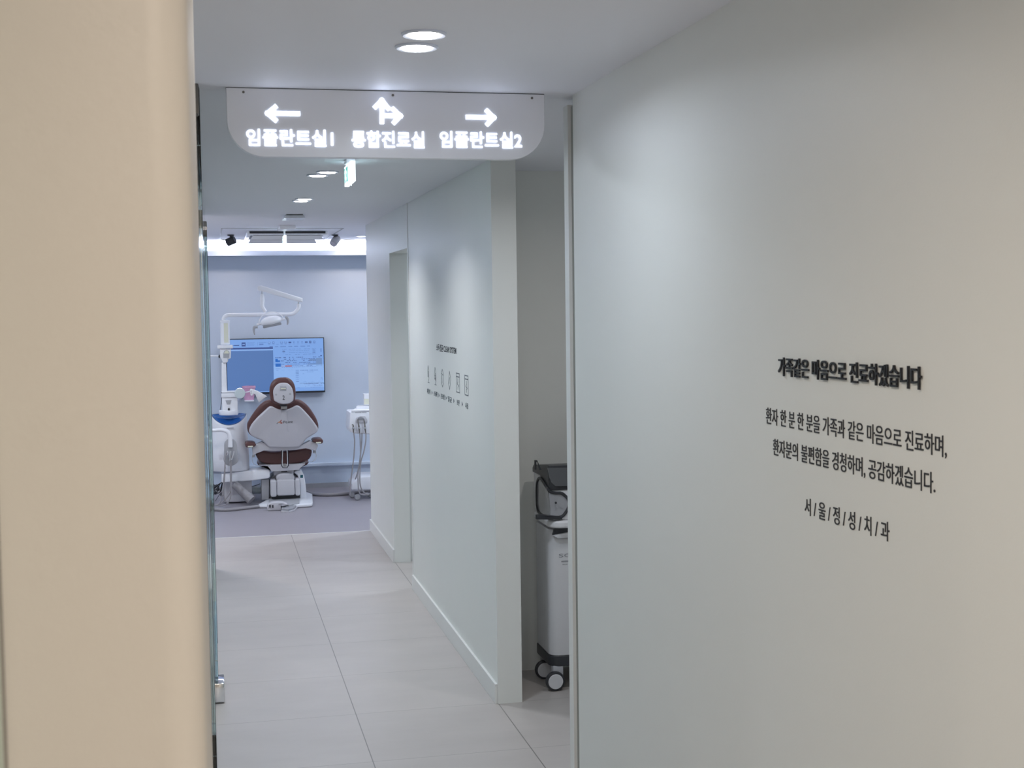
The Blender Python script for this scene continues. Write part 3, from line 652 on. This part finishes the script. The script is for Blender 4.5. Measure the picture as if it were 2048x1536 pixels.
# seat cushion
V = smooth_loop([(0.355,0.431),(0.389,0.450),(0.422,0.456),(0.492,0.439),(0.575,0.442),(0.630,0.445),(0.713,0.452),(0.785,0.462),(0.831,0.444),(0.831,0.410),(0.821,0.382),(0.795,0.356),(0.719,0.335),(0.627,0.324),(0.573,0.324),(0.469,0.333),(0.399,0.354),(0.375,0.380),(0.361,0.406)], 3)
obj('seat', prism(BM(), V, 11.745, 12.28, .022, steps=4), M['leather'], chair)
V = smooth_loop([(0.362,0.412),(0.470,0.407),(0.573,0.392),(0.627,0.392),(0.740,0.397),(0.820,0.410),(0.818,0.404),(0.740,0.391),(0.627,0.386),(0.573,0.387),(0.470,0.401),(0.364,0.405)], 1)
b = BM(); l = [(0.356,0.422),(0.420,0.415),(0.490,0.407),(0.572,0.393),(0.626,0.391),(0.697,0.399),(0.781,0.405),(0.826,0.421)]
tube(b, [(x, 11.748, z) for x, z in l], .003, 8, 4); obj('seam', b, M['dark'], chair)
V = smooth_loop([(0.422,0.319),(0.802,0.314),(0.787,0.244),(0.433,0.249)], 4)
obj('leg_rest', prism(BM(), V, 12.24, 12.42, .03, steps=4), M['leather'], chair)
# central tilt lever
b = BM(); l = [(0.578,0.463),(0.574,0.392),(0.573,0.337),(0.580,0.321),(0.611,0.320),(0.617,0.336),(0.616,0.390),(0.615,0.464)]
tube(b, [(x, 11.63, z) for x, z in l], .0045, 8, 0); obj('tilt_lever', b, M['chrome'], chair)
b = BM(); l = [(0.572,0.462),(0.570,0.383),(0.568,0.332),(0.578,0.314),(0.613,0.313),(0.623,0.330),(0.623,0.381),(0.621,0.463)]
tube(b, [(x, 11.645, z) for x, z in l], .0055, 8, 0); obj('lever_sleeve', b, M['dark'], chair)
V = [(0.583,0.349),(0.605,0.348),(0.605,0.323),(0.582,0.324)]
obj('lever_catch', prism(BM(), V, 11.625, 11.65, .002, steps=2), M['steel'], chair)
V = [(0.380,0.334),(0.450,0.321),(0.482,0.277),(0.589,0.277),(0.716,0.281),(0.735,0.301),(0.774,0.331),(0.632,0.332),(0.508,0.333)]
obj('seat_frame', prism(BM(), V, 11.70, 12.2, .004, steps=2), M['plastg'], chair)
V = [(0.506,0.275),(0.675,0.277),(0.674,0.234),(0.505,0.233)]
obj('neck', prism(BM(), V, 11.76, 12.0, .01, steps=3), M['plastg'], chair)
V = [(0.568,0.277),(0.618,0.277),(0.618,0.262),(0.568,0.262)]
obj('neck_slot', prism(BM(), V, 11.752, 11.765, 0), M['dark'], chair, smooth=0)
V = smooth_loop([(0.523,0.204),(0.524,0.233),(0.547,0.253),(0.597,0.257),(0.651,0.251),(0.673,0.231),(0.677,0.202),(0.650,0.192),(0.587,0.188),(0.546,0.192)], 3)
obj('shoulder_cover', prism(BM(), V, 11.70, 11.95, .02, steps=4), M['plastg'], chair)
A = [(0.470,0.205),(0.467,0.064),(0.517,0.062),(0.521,0.207),(0.678,0.203),(0.675,0.071),(0.717,0.066),(0.720,0.205)]
kx = [A[0][0], A[3][0], A[4][0], A[7][0]]
obj('drive_housing', prism(BM(), rrect(kx[1], kx[2], (A[3][1]+A[4][1])/2-(A[3][1]-A[5][1]), A[3][1], .02), 11.66, 11.95, .012), M['plastg'], chair)
obj('end_cap', prism(BM(), rrect(kx[0], kx[1]-.001, A[1][1], A[0][1]+.001, .015), 11.645, 11.95, .012), M['plastg'], chair)
obj('end_cap', prism(BM(), rrect(kx[2]+.001, kx[3], A[6][1], A[7][1]+.003, .015), 11.645, 11.95, .012), M['plastg'], chair)
V = smooth_loop([(0.462,0.017),(0.461,0.145),(0.475,0.205),(0.514,0.237),(0.577,0.248),(0.640,0.245),(0.691,0.226),(0.719,0.186),(0.729,0.134),(0.726,0.005)], 2)
obj('lift_housing', prism(BM(), V, 11.80, 12.05, .01, steps=3), M['grey'], chair)
V = [(0.680,0.259),(0.702,0.269),(0.729,0.270),(0.748,0.259),(0.762,0.228),(0.771,0.172),(0.778,0.094),(0.781,0.010),(0.723,0.009),(0.723,0.140),(0.719,0.195),(0.705,0.230),(0.680,0.248)]
sidec = obj('side_cover', prism(BM(), V, 11.76, 12.15, .008, steps=3), M['plast'], chair)
V = [(0.731,0.231),(0.753,0.230),(0.752,0.205),(0.730,0.206)]
obj('sticker', prism(BM(), V, 11.757, 11.7605, 0), M['teal'], sidec, smooth=0)
bpv = [(0.361,11.518),(0.484,11.901),(0.809,12.148),(0.847,12.006),(0.812,11.463),(0.798,11.394),(0.666,11.364),(0.367,11.459)]
obj('base_plate', prism(BM(), bpv, .004, .028, .006, plane='xy', steps=3), M['plast'], chair)
bpv2 = [(0.457,11.769),(0.715,11.718),(0.696,11.423),(0.604,11.336),(0.444,11.445)]
obj('base_mat', prism(BM(), bpv2, .026, .036, 0, plane='xy'), M['midgrey'], chair, smooth=0)
obj('base_frame', bx(kx[0]+.01, kx[3]-.01, 11.72, 12.0, .034, A[1][1]+.02), M['dark'], chair)

# ------------------------------------------------------------------ foot control on the floor
fc = thing('foot_control', 'white foot pedal lying on the floor before the chair base', 'foot pedal', (.54, 11.35, 0))
V = [(0.426,0.000),(0.423,0.025),(0.428,0.053),(0.459,0.069),(0.515,0.071),(0.555,0.067),(0.587,0.052),(0.589,0.042),(0.563,0.033),(0.542,0.031),(0.544,-0.001),(0.610,-0.005),(0.602,-0.010)]
V = [(x, max(z, .001)) for x, z in V]
obj('housing', prism(BM(), V, 11.28, 11.36, .008, steps=3), M['plastg'], fc)
V = [(0.545,11.373),(0.670,11.376),(0.641,11.230),(0.589,11.149),(0.536,11.207)]
obj('pedal', prism(BM(), V, .006, .026, .004, plane='xy', steps=2), M['grey'], fc)
V = [(0.532,11.194),(0.594,11.180),(0.642,11.243),(0.673,11.388),(0.675,11.359),(0.644,11.209),(0.594,11.141),(0.530,11.162)]
obj('rim', prism(BM(), V, .001, .012, 0, plane='xy'), M['plastg'], fc, smooth=0)
b = BM()
for x, z in [(0.446,0.040),(0.469,0.037)]: box(b, x-.006, x+.006, 11.276, 11.282, z-.012, z+.012)
obj('icon', b, M['dark'], fc, smooth=0)
V = [(0.516,0.060),(0.550,0.061),(0.550,0.051),(0.516,0.051)]
obj('button', prism(BM(), V, 11.274, 11.290, .002, steps=2), M['midgrey'], fc)
b = BM(); l = [(-0.001,11.418),(0.085,11.357),(0.205,11.395),(0.306,11.448),(0.368,11.471),(0.432,11.474)]
tube(b, [(x, y, .014) for x, y in l], .013, 10, 5); tag(obj('foot_control_hose', b, M['hose']), 'shiny grey hose on the floor running left from the foot pedal', 'hose')

# ------------------------------------------------------------------ water unit with blue bowl
UY = 11.85
A = [(-0.005,0.287),(0.286,0.297),(0.282,0.771),(0.007,0.767)]
ucx = ([(0.140,0.570)])[0][0]; ur = .150
ztop = ([(0.145,0.763)])[0][1]; zbot = ([(0.133,0.288)])[0][1]
unit = thing('dental_water_unit', 'white rounded dental unit with blue spittoon bowl left of the chair', 'dental unit', (ucx, UY, 0))
b = BM(); rings = []; n = 40
for k, (z, r) in enumerate(((zbot, ur*1.04), (zbot+.006, ur*1.08), (zbot+(ztop-zbot)*.3, ur*1.07), (zbot+(ztop-zbot)*.8, ur*1.0), (ztop, ur*1.0), (ztop+.006, ur*.985))):
    ring = []
    for j in range(n):
        a = 2*PI*j/n; dz = 0
        if k >= 4: dz = -.085*max(0, -math.sin(a))**1.6   # top edge dips towards the front
        ring.append(b.verts.new((ucx+r*math.cos(a), UY+r*.95*math.sin(a), z+dz)))
    rings.append(ring)
ring_faces(b, rings, cap=False); b.faces.new(rings[0][::-1])
body = obj('body', b, M['plast'], unit, smooth=60)
b = BM(); rings = []
for k, (r, d) in enumerate(((ur*.955, .004), (ur*.91, -.003), (ur*.6, -.020), (ur*.3, -.030), (.012, -.034))):
    rings.append([b.verts.new((ucx+r*math.cos(2*PI*j/n), UY+r*.95*math.sin(2*PI*j/n), ztop + d - .085*max(0, -math.sin(2*PI*j/n))**1.6*(r/ur)**1.2)) for j in range(n)])
ring_faces(b, rings, cap=False); b.faces.new(rings[-1])
bowl = obj('bowl', b, M['blue'], unit, smooth=60)
L = [(0.115,0.664),(0.174,0.665)]
obj('body_groove', bx(L[0][0], L[1][0], UY-ur*.95*1.075, UY-ur*.95*.98, L[0][1]-.002, L[0][1]+.002), M['midgrey'], body)
L = [(0.064,0.773),(0.212,0.769),(0.213,0.800),(0.065,0.795)]
b = BM(); prism(b, smooth_loop([(L[0][0]-.004, UY+.02), (L[0][0]+.01, UY-.045), ((L[0][0]+L[1][0])/2, UY-.075), (L[1][0]-.01, UY-.045), (L[1][0]+.004, UY+.02), ((L[0][0]+L[1][0])/2, UY+.05)], 4), L[0][1]-.01, L[2][1]+.006, .006, plane='xy', steps=2)
obj('bowl_cover', b, M['plast'], unit)
A = [(0.084,0.917),(0.217,0.913),(0.214,0.789),(0.074,0.793),(0.081,0.967),(0.218,0.963),(0.221,0.915),(0.079,0.919)]
tower = obj('tower', bx(A[0][0], A[1][0]-.002, UY-.045, UY+.075, A[3][1]-.03, A[0][1], bev=.006), M['plast'], unit)
b = BM(); box(b, A[7][0], A[6][0], UY-.055, UY+.085, A[7][1]-.002, A[7][1]+.030, bev=.004); box(b, A[4][0]+.004, A[5][0]-.002, UY-.045, UY+.075, A[7][1]+.03, A[4][1]-.004, bev=.003); box(b, A[4][0], A[5][0], UY-.055, UY+.085, A[4][1]-.006, A[4][1]+.002, bev=.002)
obj('tower_cap', b, M['plast'], unit)
V = [(0.113,0.893),(0.164,0.894),(0.155,0.873),(0.150,0.856),(0.124,0.857)]
obj('filler_niche', prism(BM(), V, UY-.048, UY-.040, 0), M['midgrey'], tower, smooth=0)
V = [(0.131,0.802),(0.131,0.821),(0.140,0.827),(0.148,0.821),(0.147,0.802)]
obj('spout', prism(BM(), V, UY-.062, UY-.043, .001, steps=1), M['dark'], tower)
A = [(0.083,0.964),(0.129,0.963),(0.127,1.213),(0.089,1.214)]
obj('post', prism(BM(), A, UY-.02, UY+.03, .006, steps=3), M['plast'], unit)
V = [(0.078,1.333),(0.171,1.332),(0.167,1.253),(0.146,1.244),(0.143,1.225),(0.129,1.213),(0.101,1.213),(0.088,1.246),(0.077,1.267)]
jt = obj('arm_joint', prism(BM(), V, UY-.04, UY+.045, .006, steps=3), M['plast'], unit)
V = [(0.104,1.256),(0.104,1.291),(0.114,1.315),(0.133,1.324),(0.152,1.314),(0.158,1.292),(0.153,1.257)]
obj('joint_opening', prism(BM(), V, UY-.0425, UY-.038, 0), M['midgrey'], jt, smooth=0)
V = [(0.109,1.293),(0.118,1.312),(0.133,1.320),(0.147,1.312),(0.154,1.293)]
obj('joint_cap', prism(BM(), V, UY-.046, UY-.042, 0), M['cream'], jt, smooth=0)
b = BM(); l = [(0.063,1.268),(0.070,1.289),(0.084,1.267),(0.069,1.251)]
prism(b, l, UY-.035, UY-.005, .002, steps=1); lt = [(-0.034,1.275),(0.063,1.272)]
obj('clamp_knob', b, M['dark'], unit)
b = BM(); tube(b, [(lt[0][0], UY-.02, lt[0][1]), (lt[1][0], UY-.02, lt[1][1])], .006, 8, 0); obj('side_rod', b, M['plast'], unit)
A = [(0.057,1.364),(0.186,1.362),(0.185,1.336),(0.057,1.338)]
obj('collar', bx(A[0][0], A[1][0], UY-.06, UY+.065, A[2][1], A[0][1], bev=.005), M['plast'], unit)
A = [(0.085,1.367),(0.164,1.366),(0.169,1.575),(0.090,1.577),(0.116,1.552),(0.151,1.386)]
cxm = (A[0][0]+A[1][0])/2; cr = (A[1][0]-A[0][0])/2
col = obj('column', lathe(BM(), [(cr*.8, A[0][1]), (cr, A[0][1]+.002), (cr, A[2][1]-.03), (cr*.98, A[2][1]-.02), (cr*1.03, A[2][1]-.018), (cr*1.03, A[2][1]), (cr*.6, A[2][1]+.004)], (cxm, UY, 0), 'z', 32), M['plast'], unit)
b = BM()
for k in range(9):
    a0 = math.radians(-104+6*k); a1 = math.radians(-104+6*(k+1)); z0, z1 = A[5][1], A[4][1]; R = cr*1.012
    b.faces.new([b.verts.new((cxm+R*math.cos(a), UY+R*math.sin(a), z)) for a, z in ((a0, z0), (a1, z0), (a1, z1), (a0, z1))])
obj('column_window', b, M['cream'], col)
# arm of the operating light
l = [(0.113,1.576),(0.121,1.603),(0.144,1.618),(0.179,1.621),(0.310,1.620),(0.442,1.621),(0.575,1.621),(0.664,1.619),(0.709,1.628),(0.741,1.655),(0.754,1.681),(0.755,1.708)]
arm = obj('light_arm', tube(BM(), [(x, UY, z) for x, z in l], .0165, 14, 5), M['plast'], unit)
l = [(0.425,1.846),(0.442,1.842),(0.578,1.798),(0.767,1.741)]
A = [(0.413,1.869),(0.444,1.870),(0.788,1.758),(0.788,1.724),(0.751,1.727),(0.438,1.823),(0.410,1.829),(0.407,1.851)]
obj('balance_arm', prism(BM(), A, UY-.022, UY+.022, .010, steps=3), M['plast'], unit)
for l in ([(0.753,1.706),(0.754,1.729)], [(0.444,1.795),(0.445,1.826)]):
    b = BM(); tube(b, [(x, UY, z) for x, z in l], .006, 10, 0); obj('pivot_pin', b, M['chrome'], unit)
LYY = 11.80
l = [(0.444,1.797),(0.445,1.771),(0.444,1.739),(0.442,1.694),(0.454,1.667),(0.469,1.645)]
obj('lamp_neck', tube(BM(), [(x, UY-.008*i, z) for i, (x, z) in enumerate(l)], [.012, .018, .019, .017, .015, .014], 14, 4), M['plast'], unit)
# operating light head
lh = [(0.416,1.548),(0.606,1.585),(0.511,1.560),(0.420,1.516),(0.601,1.554),(0.362,1.508),(0.646,1.584),(0.441,1.503),(0.597,1.558)]
hc = lh[2]; ang = math.atan2(lh[1][1]-lh[0][1], lh[1][0]-lh[0][0]); HM = Matrix.Rotation(-ang, 4, 'Y')
head = obj('lamp_head', ellipsoid(BM(), (hc[0], 11.74, hc[1]+.004), .092, .085, .046, HM, 32), M['plast'], unit)
mm = Matrix.Translation((hc[0], 11.74, hc[1]+.004)) @ HM
b = BM(); box(b, -.078, .078, -.070, .03, -.046, -.026, bev=.006); bmesh.ops.transform(b, matrix=mm, verts=b.verts); obj('lamp_window', b, M['grey'], head)
b = BM(); R = .105; tube(b, [mm @ Vector((R*math.cos(a), -.02, .082*math.sin(a)-.004)) for a in [PI*k/14 for k in range(15)]], .0042, 10, 0); obj('yoke', b, M['plast'], unit)
for sgn in (-1, 1):
    b = BM(); pts = [mm @ Vector((sgn*.085, -.01, -.004)), mm @ Vector((sgn*.125, -.01, -.004))]; tube(b, pts, .009, 12, 0); obj('handle_mount', b, M['plast'], unit)
hp_ = [(0.397,1.515),(0.371,1.515),(0.364,1.491),(0.369,1.449)]
b = BM(); tube(b, [(x, 11.73, z) for x, z in hp_], [.010, .013, .010, .004], 12, 4); obj('handle', b, M['midgrey'], unit)
hp_ = [(0.628,1.594),(0.647,1.589),(0.653,1.562),(0.648,1.531)]
b = BM(); tube(b, [(x, 11.73, z) for x, z in hp_], [.011, .013, .010, .005], 12, 4); obj('handle', b, M['midgrey'], unit)
# beam linking the unit to the chair and the legs below it
V = [(0.063,0.268),(0.124,0.276),(0.311,0.289),(0.457,0.296),(0.471,0.274),(0.471,0.230),(0.455,0.215),(0.309,0.201),(0.122,0.195),(0.063,0.197)]
obj('linking_beam', prism(BM(), V, 11.72, 11.92, .010, steps=3), M['plast'], unit)
V = [(0.084,0.189),(0.318,0.189),(0.313,0.021),(0.204,0.014),(0.081,0.017)]
obj('junction_cabinet', prism(BM(), [(x, max(z, .002)) for x, z in V], 11.80, 12.0, .004, steps=2), M['plastg'], unit)
V = [(0.398,0.203),(0.463,0.204),(0.458,0.029),(0.397,0.025)]
obj('support_leg', prism(BM(), [(x, max(z, .002)) for x, z in V], 11.76, 11.90, .006, steps=2), M['midgrey'], unit)
b = BM(); l = [(0.323,0.093),(0.402,0.093)]
tube(b, [(l[0][0], 11.93, l[0][1]), (l[1][0]+.01, 11.93, l[1][1])], .032, 16, 0); obj('canister', b, M['frost'], unit)
b = BM(); l = [(0.169,0.181),(0.221,0.133),(0.274,0.078),(0.309,0.021)]
tube(b, [(x, 11.70-.02*i, max(z, .045)) for i, (x, z) in enumerate(l)], [.033+.010*k/23+.0016*(k % 2) for k in range(24)], 18, 12); obj('suction_hose', b, M['hose'], unit)
# assistant arm and instrument holder
b = BM(); l = [(-0.051,0.671),(0.004,0.660),(0.048,0.662),(0.095,0.657),(0.130,0.635),(0.142,0.586),(0.142,0.514)]
tube(b, [(x, 11.55, z) for x, z in l], [.013, .015, .016, .017, .018, .018, .019], 14, 5); obj('holder_arm', b, M['plast'], unit)
V = smooth_loop([(0.104,0.566),(0.128,0.582),(0.169,0.576),(0.192,0.545),(0.198,0.490),(0.198,0.442),(0.205,0.412),(0.197,0.382),(0.164,0.359),(0.134,0.354),(0.099,0.370),(0.083,0.404),(0.085,0.440),(0.090,0.494),(0.092,0.542)], 3)
ho = obj('instrument_holder', prism(BM(), V, 11.56, 11.585, .006, steps=2), M['midgrey'], unit)
b = BM()
for l in ([(0.108,0.472),(0.097,0.418),(0.088,0.292),(0.078,0.172),(0.081,0.081),(0.115,0.043)], [(0.133,0.447),(0.137,0.350),(0.136,0.229),(0.129,0.139),(0.086,0.075),(0.026,0.035),(-0.026,0.034)], [(0.151,0.446),(0.144,0.350),(0.141,0.229),(0.135,0.109),(0.103,0.044),(0.049,0.025),(-0.009,0.037)], [(0.094,0.352),(0.082,0.262),(0.070,0.142),(0.038,0.047),(-0.021,0.031)]):
    tube(b, [(x, 11.53, max(z, .010)) for x, z in l], .0055, 8, 5)
obj('instrument_hose', b, M['hose'], unit)
for l in ([(0.114,0.486),(0.119,0.465),(0.110,0.447)], [(0.140,0.485),(0.136,0.446),(0.136,0.398)], [(0.172,0.484),(0.166,0.457),(0.147,0.410)]):
    b = BM(); tube(b, [(x, 11.525, z) for x, z in l], [.008, .006, .005], 10, 3); obj('instrument', b, M['chrome'], unit)
b = BM(); l = [(0.090,0.992),(0.081,0.940),(0.081,0.882),(0.071,0.820),(0.058,0.773)]
tube(b, [(x, 11.93, z) for x, z in l], .0025, 6, 5); obj('cable', b, M['dark'], unit)
# cup and small things
L = [(0.210,0.997),(0.268,0.996),(0.266,0.900),(0.231,0.901),(0.199,0.950)]
cupx = (L[0][0]+L[1][0])/2; cupz = (L[0][1]+L[2][1])/2
t = thing('cup_holder', 'round clear disc holder beside the top box of the dental unit', 'cup holder', (cupx, UY, cupz))
obj('disc', lathe(BM(), [(.022, -.02), (.042, -.02), (.045, -.015), (.045, .015), (.042, .02), (.022, .02)], (cupx-.004, UY-.05, cupz), 'y', 28), M['frost'], t)
obj('disc_rim', lathe(BM(), [(.045, -.004), (.0475, 0), (.045, .004)], (cupx-.004, UY-.05, cupz), 'y', 28), M['chrome'], t)
L = [(0.260,0.993),(0.379,0.993),(0.364,0.871),(0.288,0.878)]
bx0, bx1, bz1, bz0 = L[0][0], L[1][0], L[0][1], L[2][1]
t = thing('pink_bin', 'pink plastic tub standing behind the white paper cone by the display', 'tub', ((bx0+bx1)/2, 12.1, bz0))
r = (bx1-bx0)/2; obj('tub', lathe(BM(), [(.002, bz0), (r*.68, bz0), (r*.72, bz0+.005), (r*.93, bz1-.018), (r, bz1-.016), (r, bz1), (r*.94, bz1), (r*.7, bz0+.012), (.002, bz0+.012)], ((bx0+bx1)/2, 12.1, 0), 'z', 32), M['pink'], t)
# small wall shelf that carries the tub
sh = thing('wall_shelf', 'narrow white shelf arm under the pink tub', 'shelf', ((bx0+bx1)/2, WY, bz0-.01))
obj('board', bx((bx0+bx1)/2-.04, (bx0+bx1)/2+.04, 12.04, WY, bz0-.012, bz0, bev=.002), M['plast'], sh)
V = [(0.319,0.966),(0.328,0.985),(0.345,0.979),(0.387,0.964),(0.428,0.939),(0.465,0.915),(0.432,0.891),(0.396,0.863),(0.380,0.897),(0.367,0.933),(0.353,0.939),(0.339,0.922),(0.327,0.927)]
t = thing('paper_cone', 'folded white paper hanging in a cone beside the headrest', 'paper', (V[5][0], 11.9, V[8][1]))
obj('sheet', prism(BM(), V, 11.83, 11.86, .006, steps=2), M['paper'], t)
b = BM(); tube(b, [(V[0][0]+.012, 11.845, V[0][1]-.004), (cupx, UY-.05, cupz)], .004, 8, 0); obj('wire', b, M['plast'], t)
b = BM(); 
for x, z in [(0.331,0.964),(0.331,0.948)]: lathe(b, [(.004, 0), (.004, -.001)], (x, 11.829, z), 'y', 10)
obj('hole', b, M['grey'], t)
# cables bundled at the left of the unit
b = BM(); rc = random.Random(8)
base = [(0.002,0.160),(0.050,0.145),(0.081,0.169),(0.031,0.121),(0.066,0.070),(0.006,0.091),(0.041,0.058)]
for k in range(6):
    p = [base[rc.randrange(7)] for _ in range(4)]; tube(b, [(x-.02+rc.uniform(-.01, .02), 12.02+rc.uniform(-.03, .03), z+rc.uniform(-.01, .01)) for x, z in p], .0035, 6, 5)
for k in range(3):
    x, z = base[3+k]; ellipsoid(b, (x+.0, 12.02, z-.02), .018, .02, .016, seg=8)
l = [(0.289,0.103),(0.351,0.120),(0.395,0.134)]; tube(b, [(x, 12.02, z) for x, z in l], .003, 6, 3)
tube(b, [(base[4][0], 12.02, base[4][1]), (base[4][0]-.02, 12.0, .06), (base[4][0]-.06, 11.98, .004)], .003, 6, 3)
tag(obj('cable_bundle', b, M['dark'], smooth=40), 'tangled black cables under the left side of the dental unit', 'cables')
# grey hose along the floor between chair and instrument cart
b = BM(); l = [(0.805,12.279),(0.832,12.171),(0.885,12.056),(0.963,12.004),(1.070,11.996),(1.205,12.050),(1.333,12.175),(1.397,12.188)]
tube(b, [(x, y, .016) for x, y in l], .015, 10, 5); tag(obj('floor_hose', b, M['hose'], smooth=40), 'thick grey hose curving along the floor from chair base to instrument cart', 'hose')

# ------------------------------------------------------------------ instrument cart at the right
KY = 11.75
A = [(1.151,0.635),(1.161,0.765),(1.176,0.772),(1.407,0.767),(1.403,0.568),(1.205,0.582),(1.158,0.599)]
cart = thing('instrument_cart', 'white instrument cart with hanging handpieces beside the corridor wall edge', 'instrument cart', (A[3][0]-.1, KY, 0))
kc = obj('console', prism(BM(), A, 11.66, 11.98, .012, steps=3), M['plast'], cart)
V = [(1.208,0.696),(1.212,0.721),(1.251,0.736),(1.290,0.732),(1.309,0.699),(1.308,0.676),(1.208,0.679)]
kp = obj('instrument_panel', prism(BM(), V, 11.648, 11.664, .003, steps=2), M['plastg'], kc)
V = [(1.223,0.702),(1.225,0.720),(1.250,0.728),(1.275,0.719),(1.278,0.701)]
obj('pocket', prism(BM(), V, 11.645, 11.652, 0), M['grey'], kp, smooth=0)
b = BM(); mm = on_front(0, 0, 11.66); l = [(1.207,0.765),(1.237,0.764),(1.243,0.764),(1.256,0.763),(1.266,0.763),(1.279,0.763),(1.285,0.763),(1.301,0.762)]
for k in range(0, 8, 2): stroke2d(b, [l[k], l[k+1]], .005, mm, .0008)
obj('small_print', b, M['midgrey'], kc, smooth=0)
for l1, l2 in (([(1.172,0.664),(1.182,0.660),(1.183,0.634),(1.184,0.595)], [(1.186,0.595),(1.191,0.517),(1.183,0.394),(1.168,0.285),(1.153,0.188),(1.144,0.104),(1.144,0.058)]),
               ([(1.223,0.709),(1.228,0.671),(1.233,0.632),(1.235,0.590)], [(1.237,0.590),(1.240,0.516),(1.240,0.412),(1.230,0.328),(1.215,0.244),(1.214,0.153),(1.219,0.087),(1.241,0.057),(1.306,0.051)]),
               ([(1.276,0.708),(1.282,0.670),(1.284,0.631),(1.289,0.588)], [(1.290,0.588),(1.287,0.520),(1.268,0.424),(1.243,0.347),(1.232,0.263),(1.230,0.165),(1.242,0.106),(1.273,0.065),(1.312,0.060)])):
    b = BM(); tube(b, [(x, 11.635-.004*i, z) for i, (x, z) in enumerate(l1)], [.004, .0055, .008, .005], 10, 4); h = obj('handpiece', b, M['dsteel'], cart)
    b = BM(); x, z = l1[2]; ellipsoid(b, (x, 11.63, z), .012, .014, .011, seg=14); obj('holder_ring', b, M['midgrey'], h)
    b = BM(); tube(b, [(x, 11.62, max(z, .008)) for x, z in l2], .0055, 8, 6); obj('hose', b, M['hose'], h)
b = BM(); l = [(1.259,0.586),(1.254,0.511),(1.242,0.407),(1.228,0.310),(1.213,0.245),(1.193,0.188)]
tube(b, [(x, 11.64, max(z, .008)) for x, z in l], .0055, 8, 5); obj('hose', b, M['hose'], cart)
V = [(1.170,0.089),(1.171,0.138),(1.185,0.154),(1.208,0.176),(1.232,0.201),(1.402,0.201),(1.400,0.079)]
obj('cart_base', prism(BM(), [(x, max(z, .05)) for x, z in V], 11.70, 12.05, .012, steps=3), M['plast'], cart)
V = [(1.309,0.557),(1.421,0.553),(1.414,0.162),(1.301,0.166)]
obj('cart_column', prism(BM(), [(V[0][0]+.06, V[0][1]), (V[1][0], V[1][1]), (V[2][0], V[2][1]), (V[3][0]+.06, V[3][1])], 11.80, 11.95, .008, steps=2), M['plast'], cart)
for px_, yy in zip([(1.183,0.061),(1.212,0.060),(1.339,0.055)], (11.85, 11.68, 11.80)):
    f = obj('caster', lathe(BM(), [(.022, -.012), (.026, -.009), (.027, 0), (.026, .009), (.022, .012)], (px_[0], yy, .027), 'y', 22), M['grey'], cart)
    obj('hub', lathe(BM(), [(.020, -.0135), (.0205, -.0115)], (px_[0], yy, .027), 'y', 20), M['midgrey'], f)
# papers and a tissue box on the cart
V = [(1.173,0.778),(1.226,0.814),(1.420,0.815),(1.419,0.774)]
t = tag(obj('paper_stack', prism(BM(), [(A[2][0]-.005, 11.66), (A[3][0], 11.66), (A[3][0], 11.9), (A[2][0]+.06, 11.9)], A[2][1]+.0, A[2][1]+.014, .001, plane='xy', steps=1), M['paper'], smooth=0), 'stack of white paper sheets on top of the instrument cart', 'papers')
V = [(1.222,0.765),(1.226,0.815),(1.420,0.815),(1.419,0.759)]
t = tag(obj('instrument_tray', prism(BM(), [(V[1][0]+.002, 11.78), (V[2][0], 11.78), (V[2][0], 11.9), (V[1][0]+.03, 11.9)], A[2][1]+.014, V[1][1]-.004, .002, plane='xy', steps=2), M['plast']), 'low white tray on the papers of the instrument cart', 'tray')
V = [(1.300,0.816),(1.302,0.915),(1.413,0.912),(1.412,0.813)]
bb = tag(obj('dispenser_box', prism(BM(), [(V[0][0], V[1][1]), (V[2][0], V[1][1]), (V[2][0], V[0][1]), (V[0][0], V[0][1])], 11.80, 11.88, .003, steps=2), M['plast']), 'upright white dispenser box on the instrument cart', 'dispenser')
ROOT[bb] = Vector((0, 0, 0)); V = [(1.299,0.823),(1.300,0.873),(1.394,0.871),(1.393,0.820)]
obj('window', prism(BM(), V, 11.797, 11.803, 0), M['cream'], bb, smooth=0)

# every parent empty without mesh already carries its label; nothing else to do
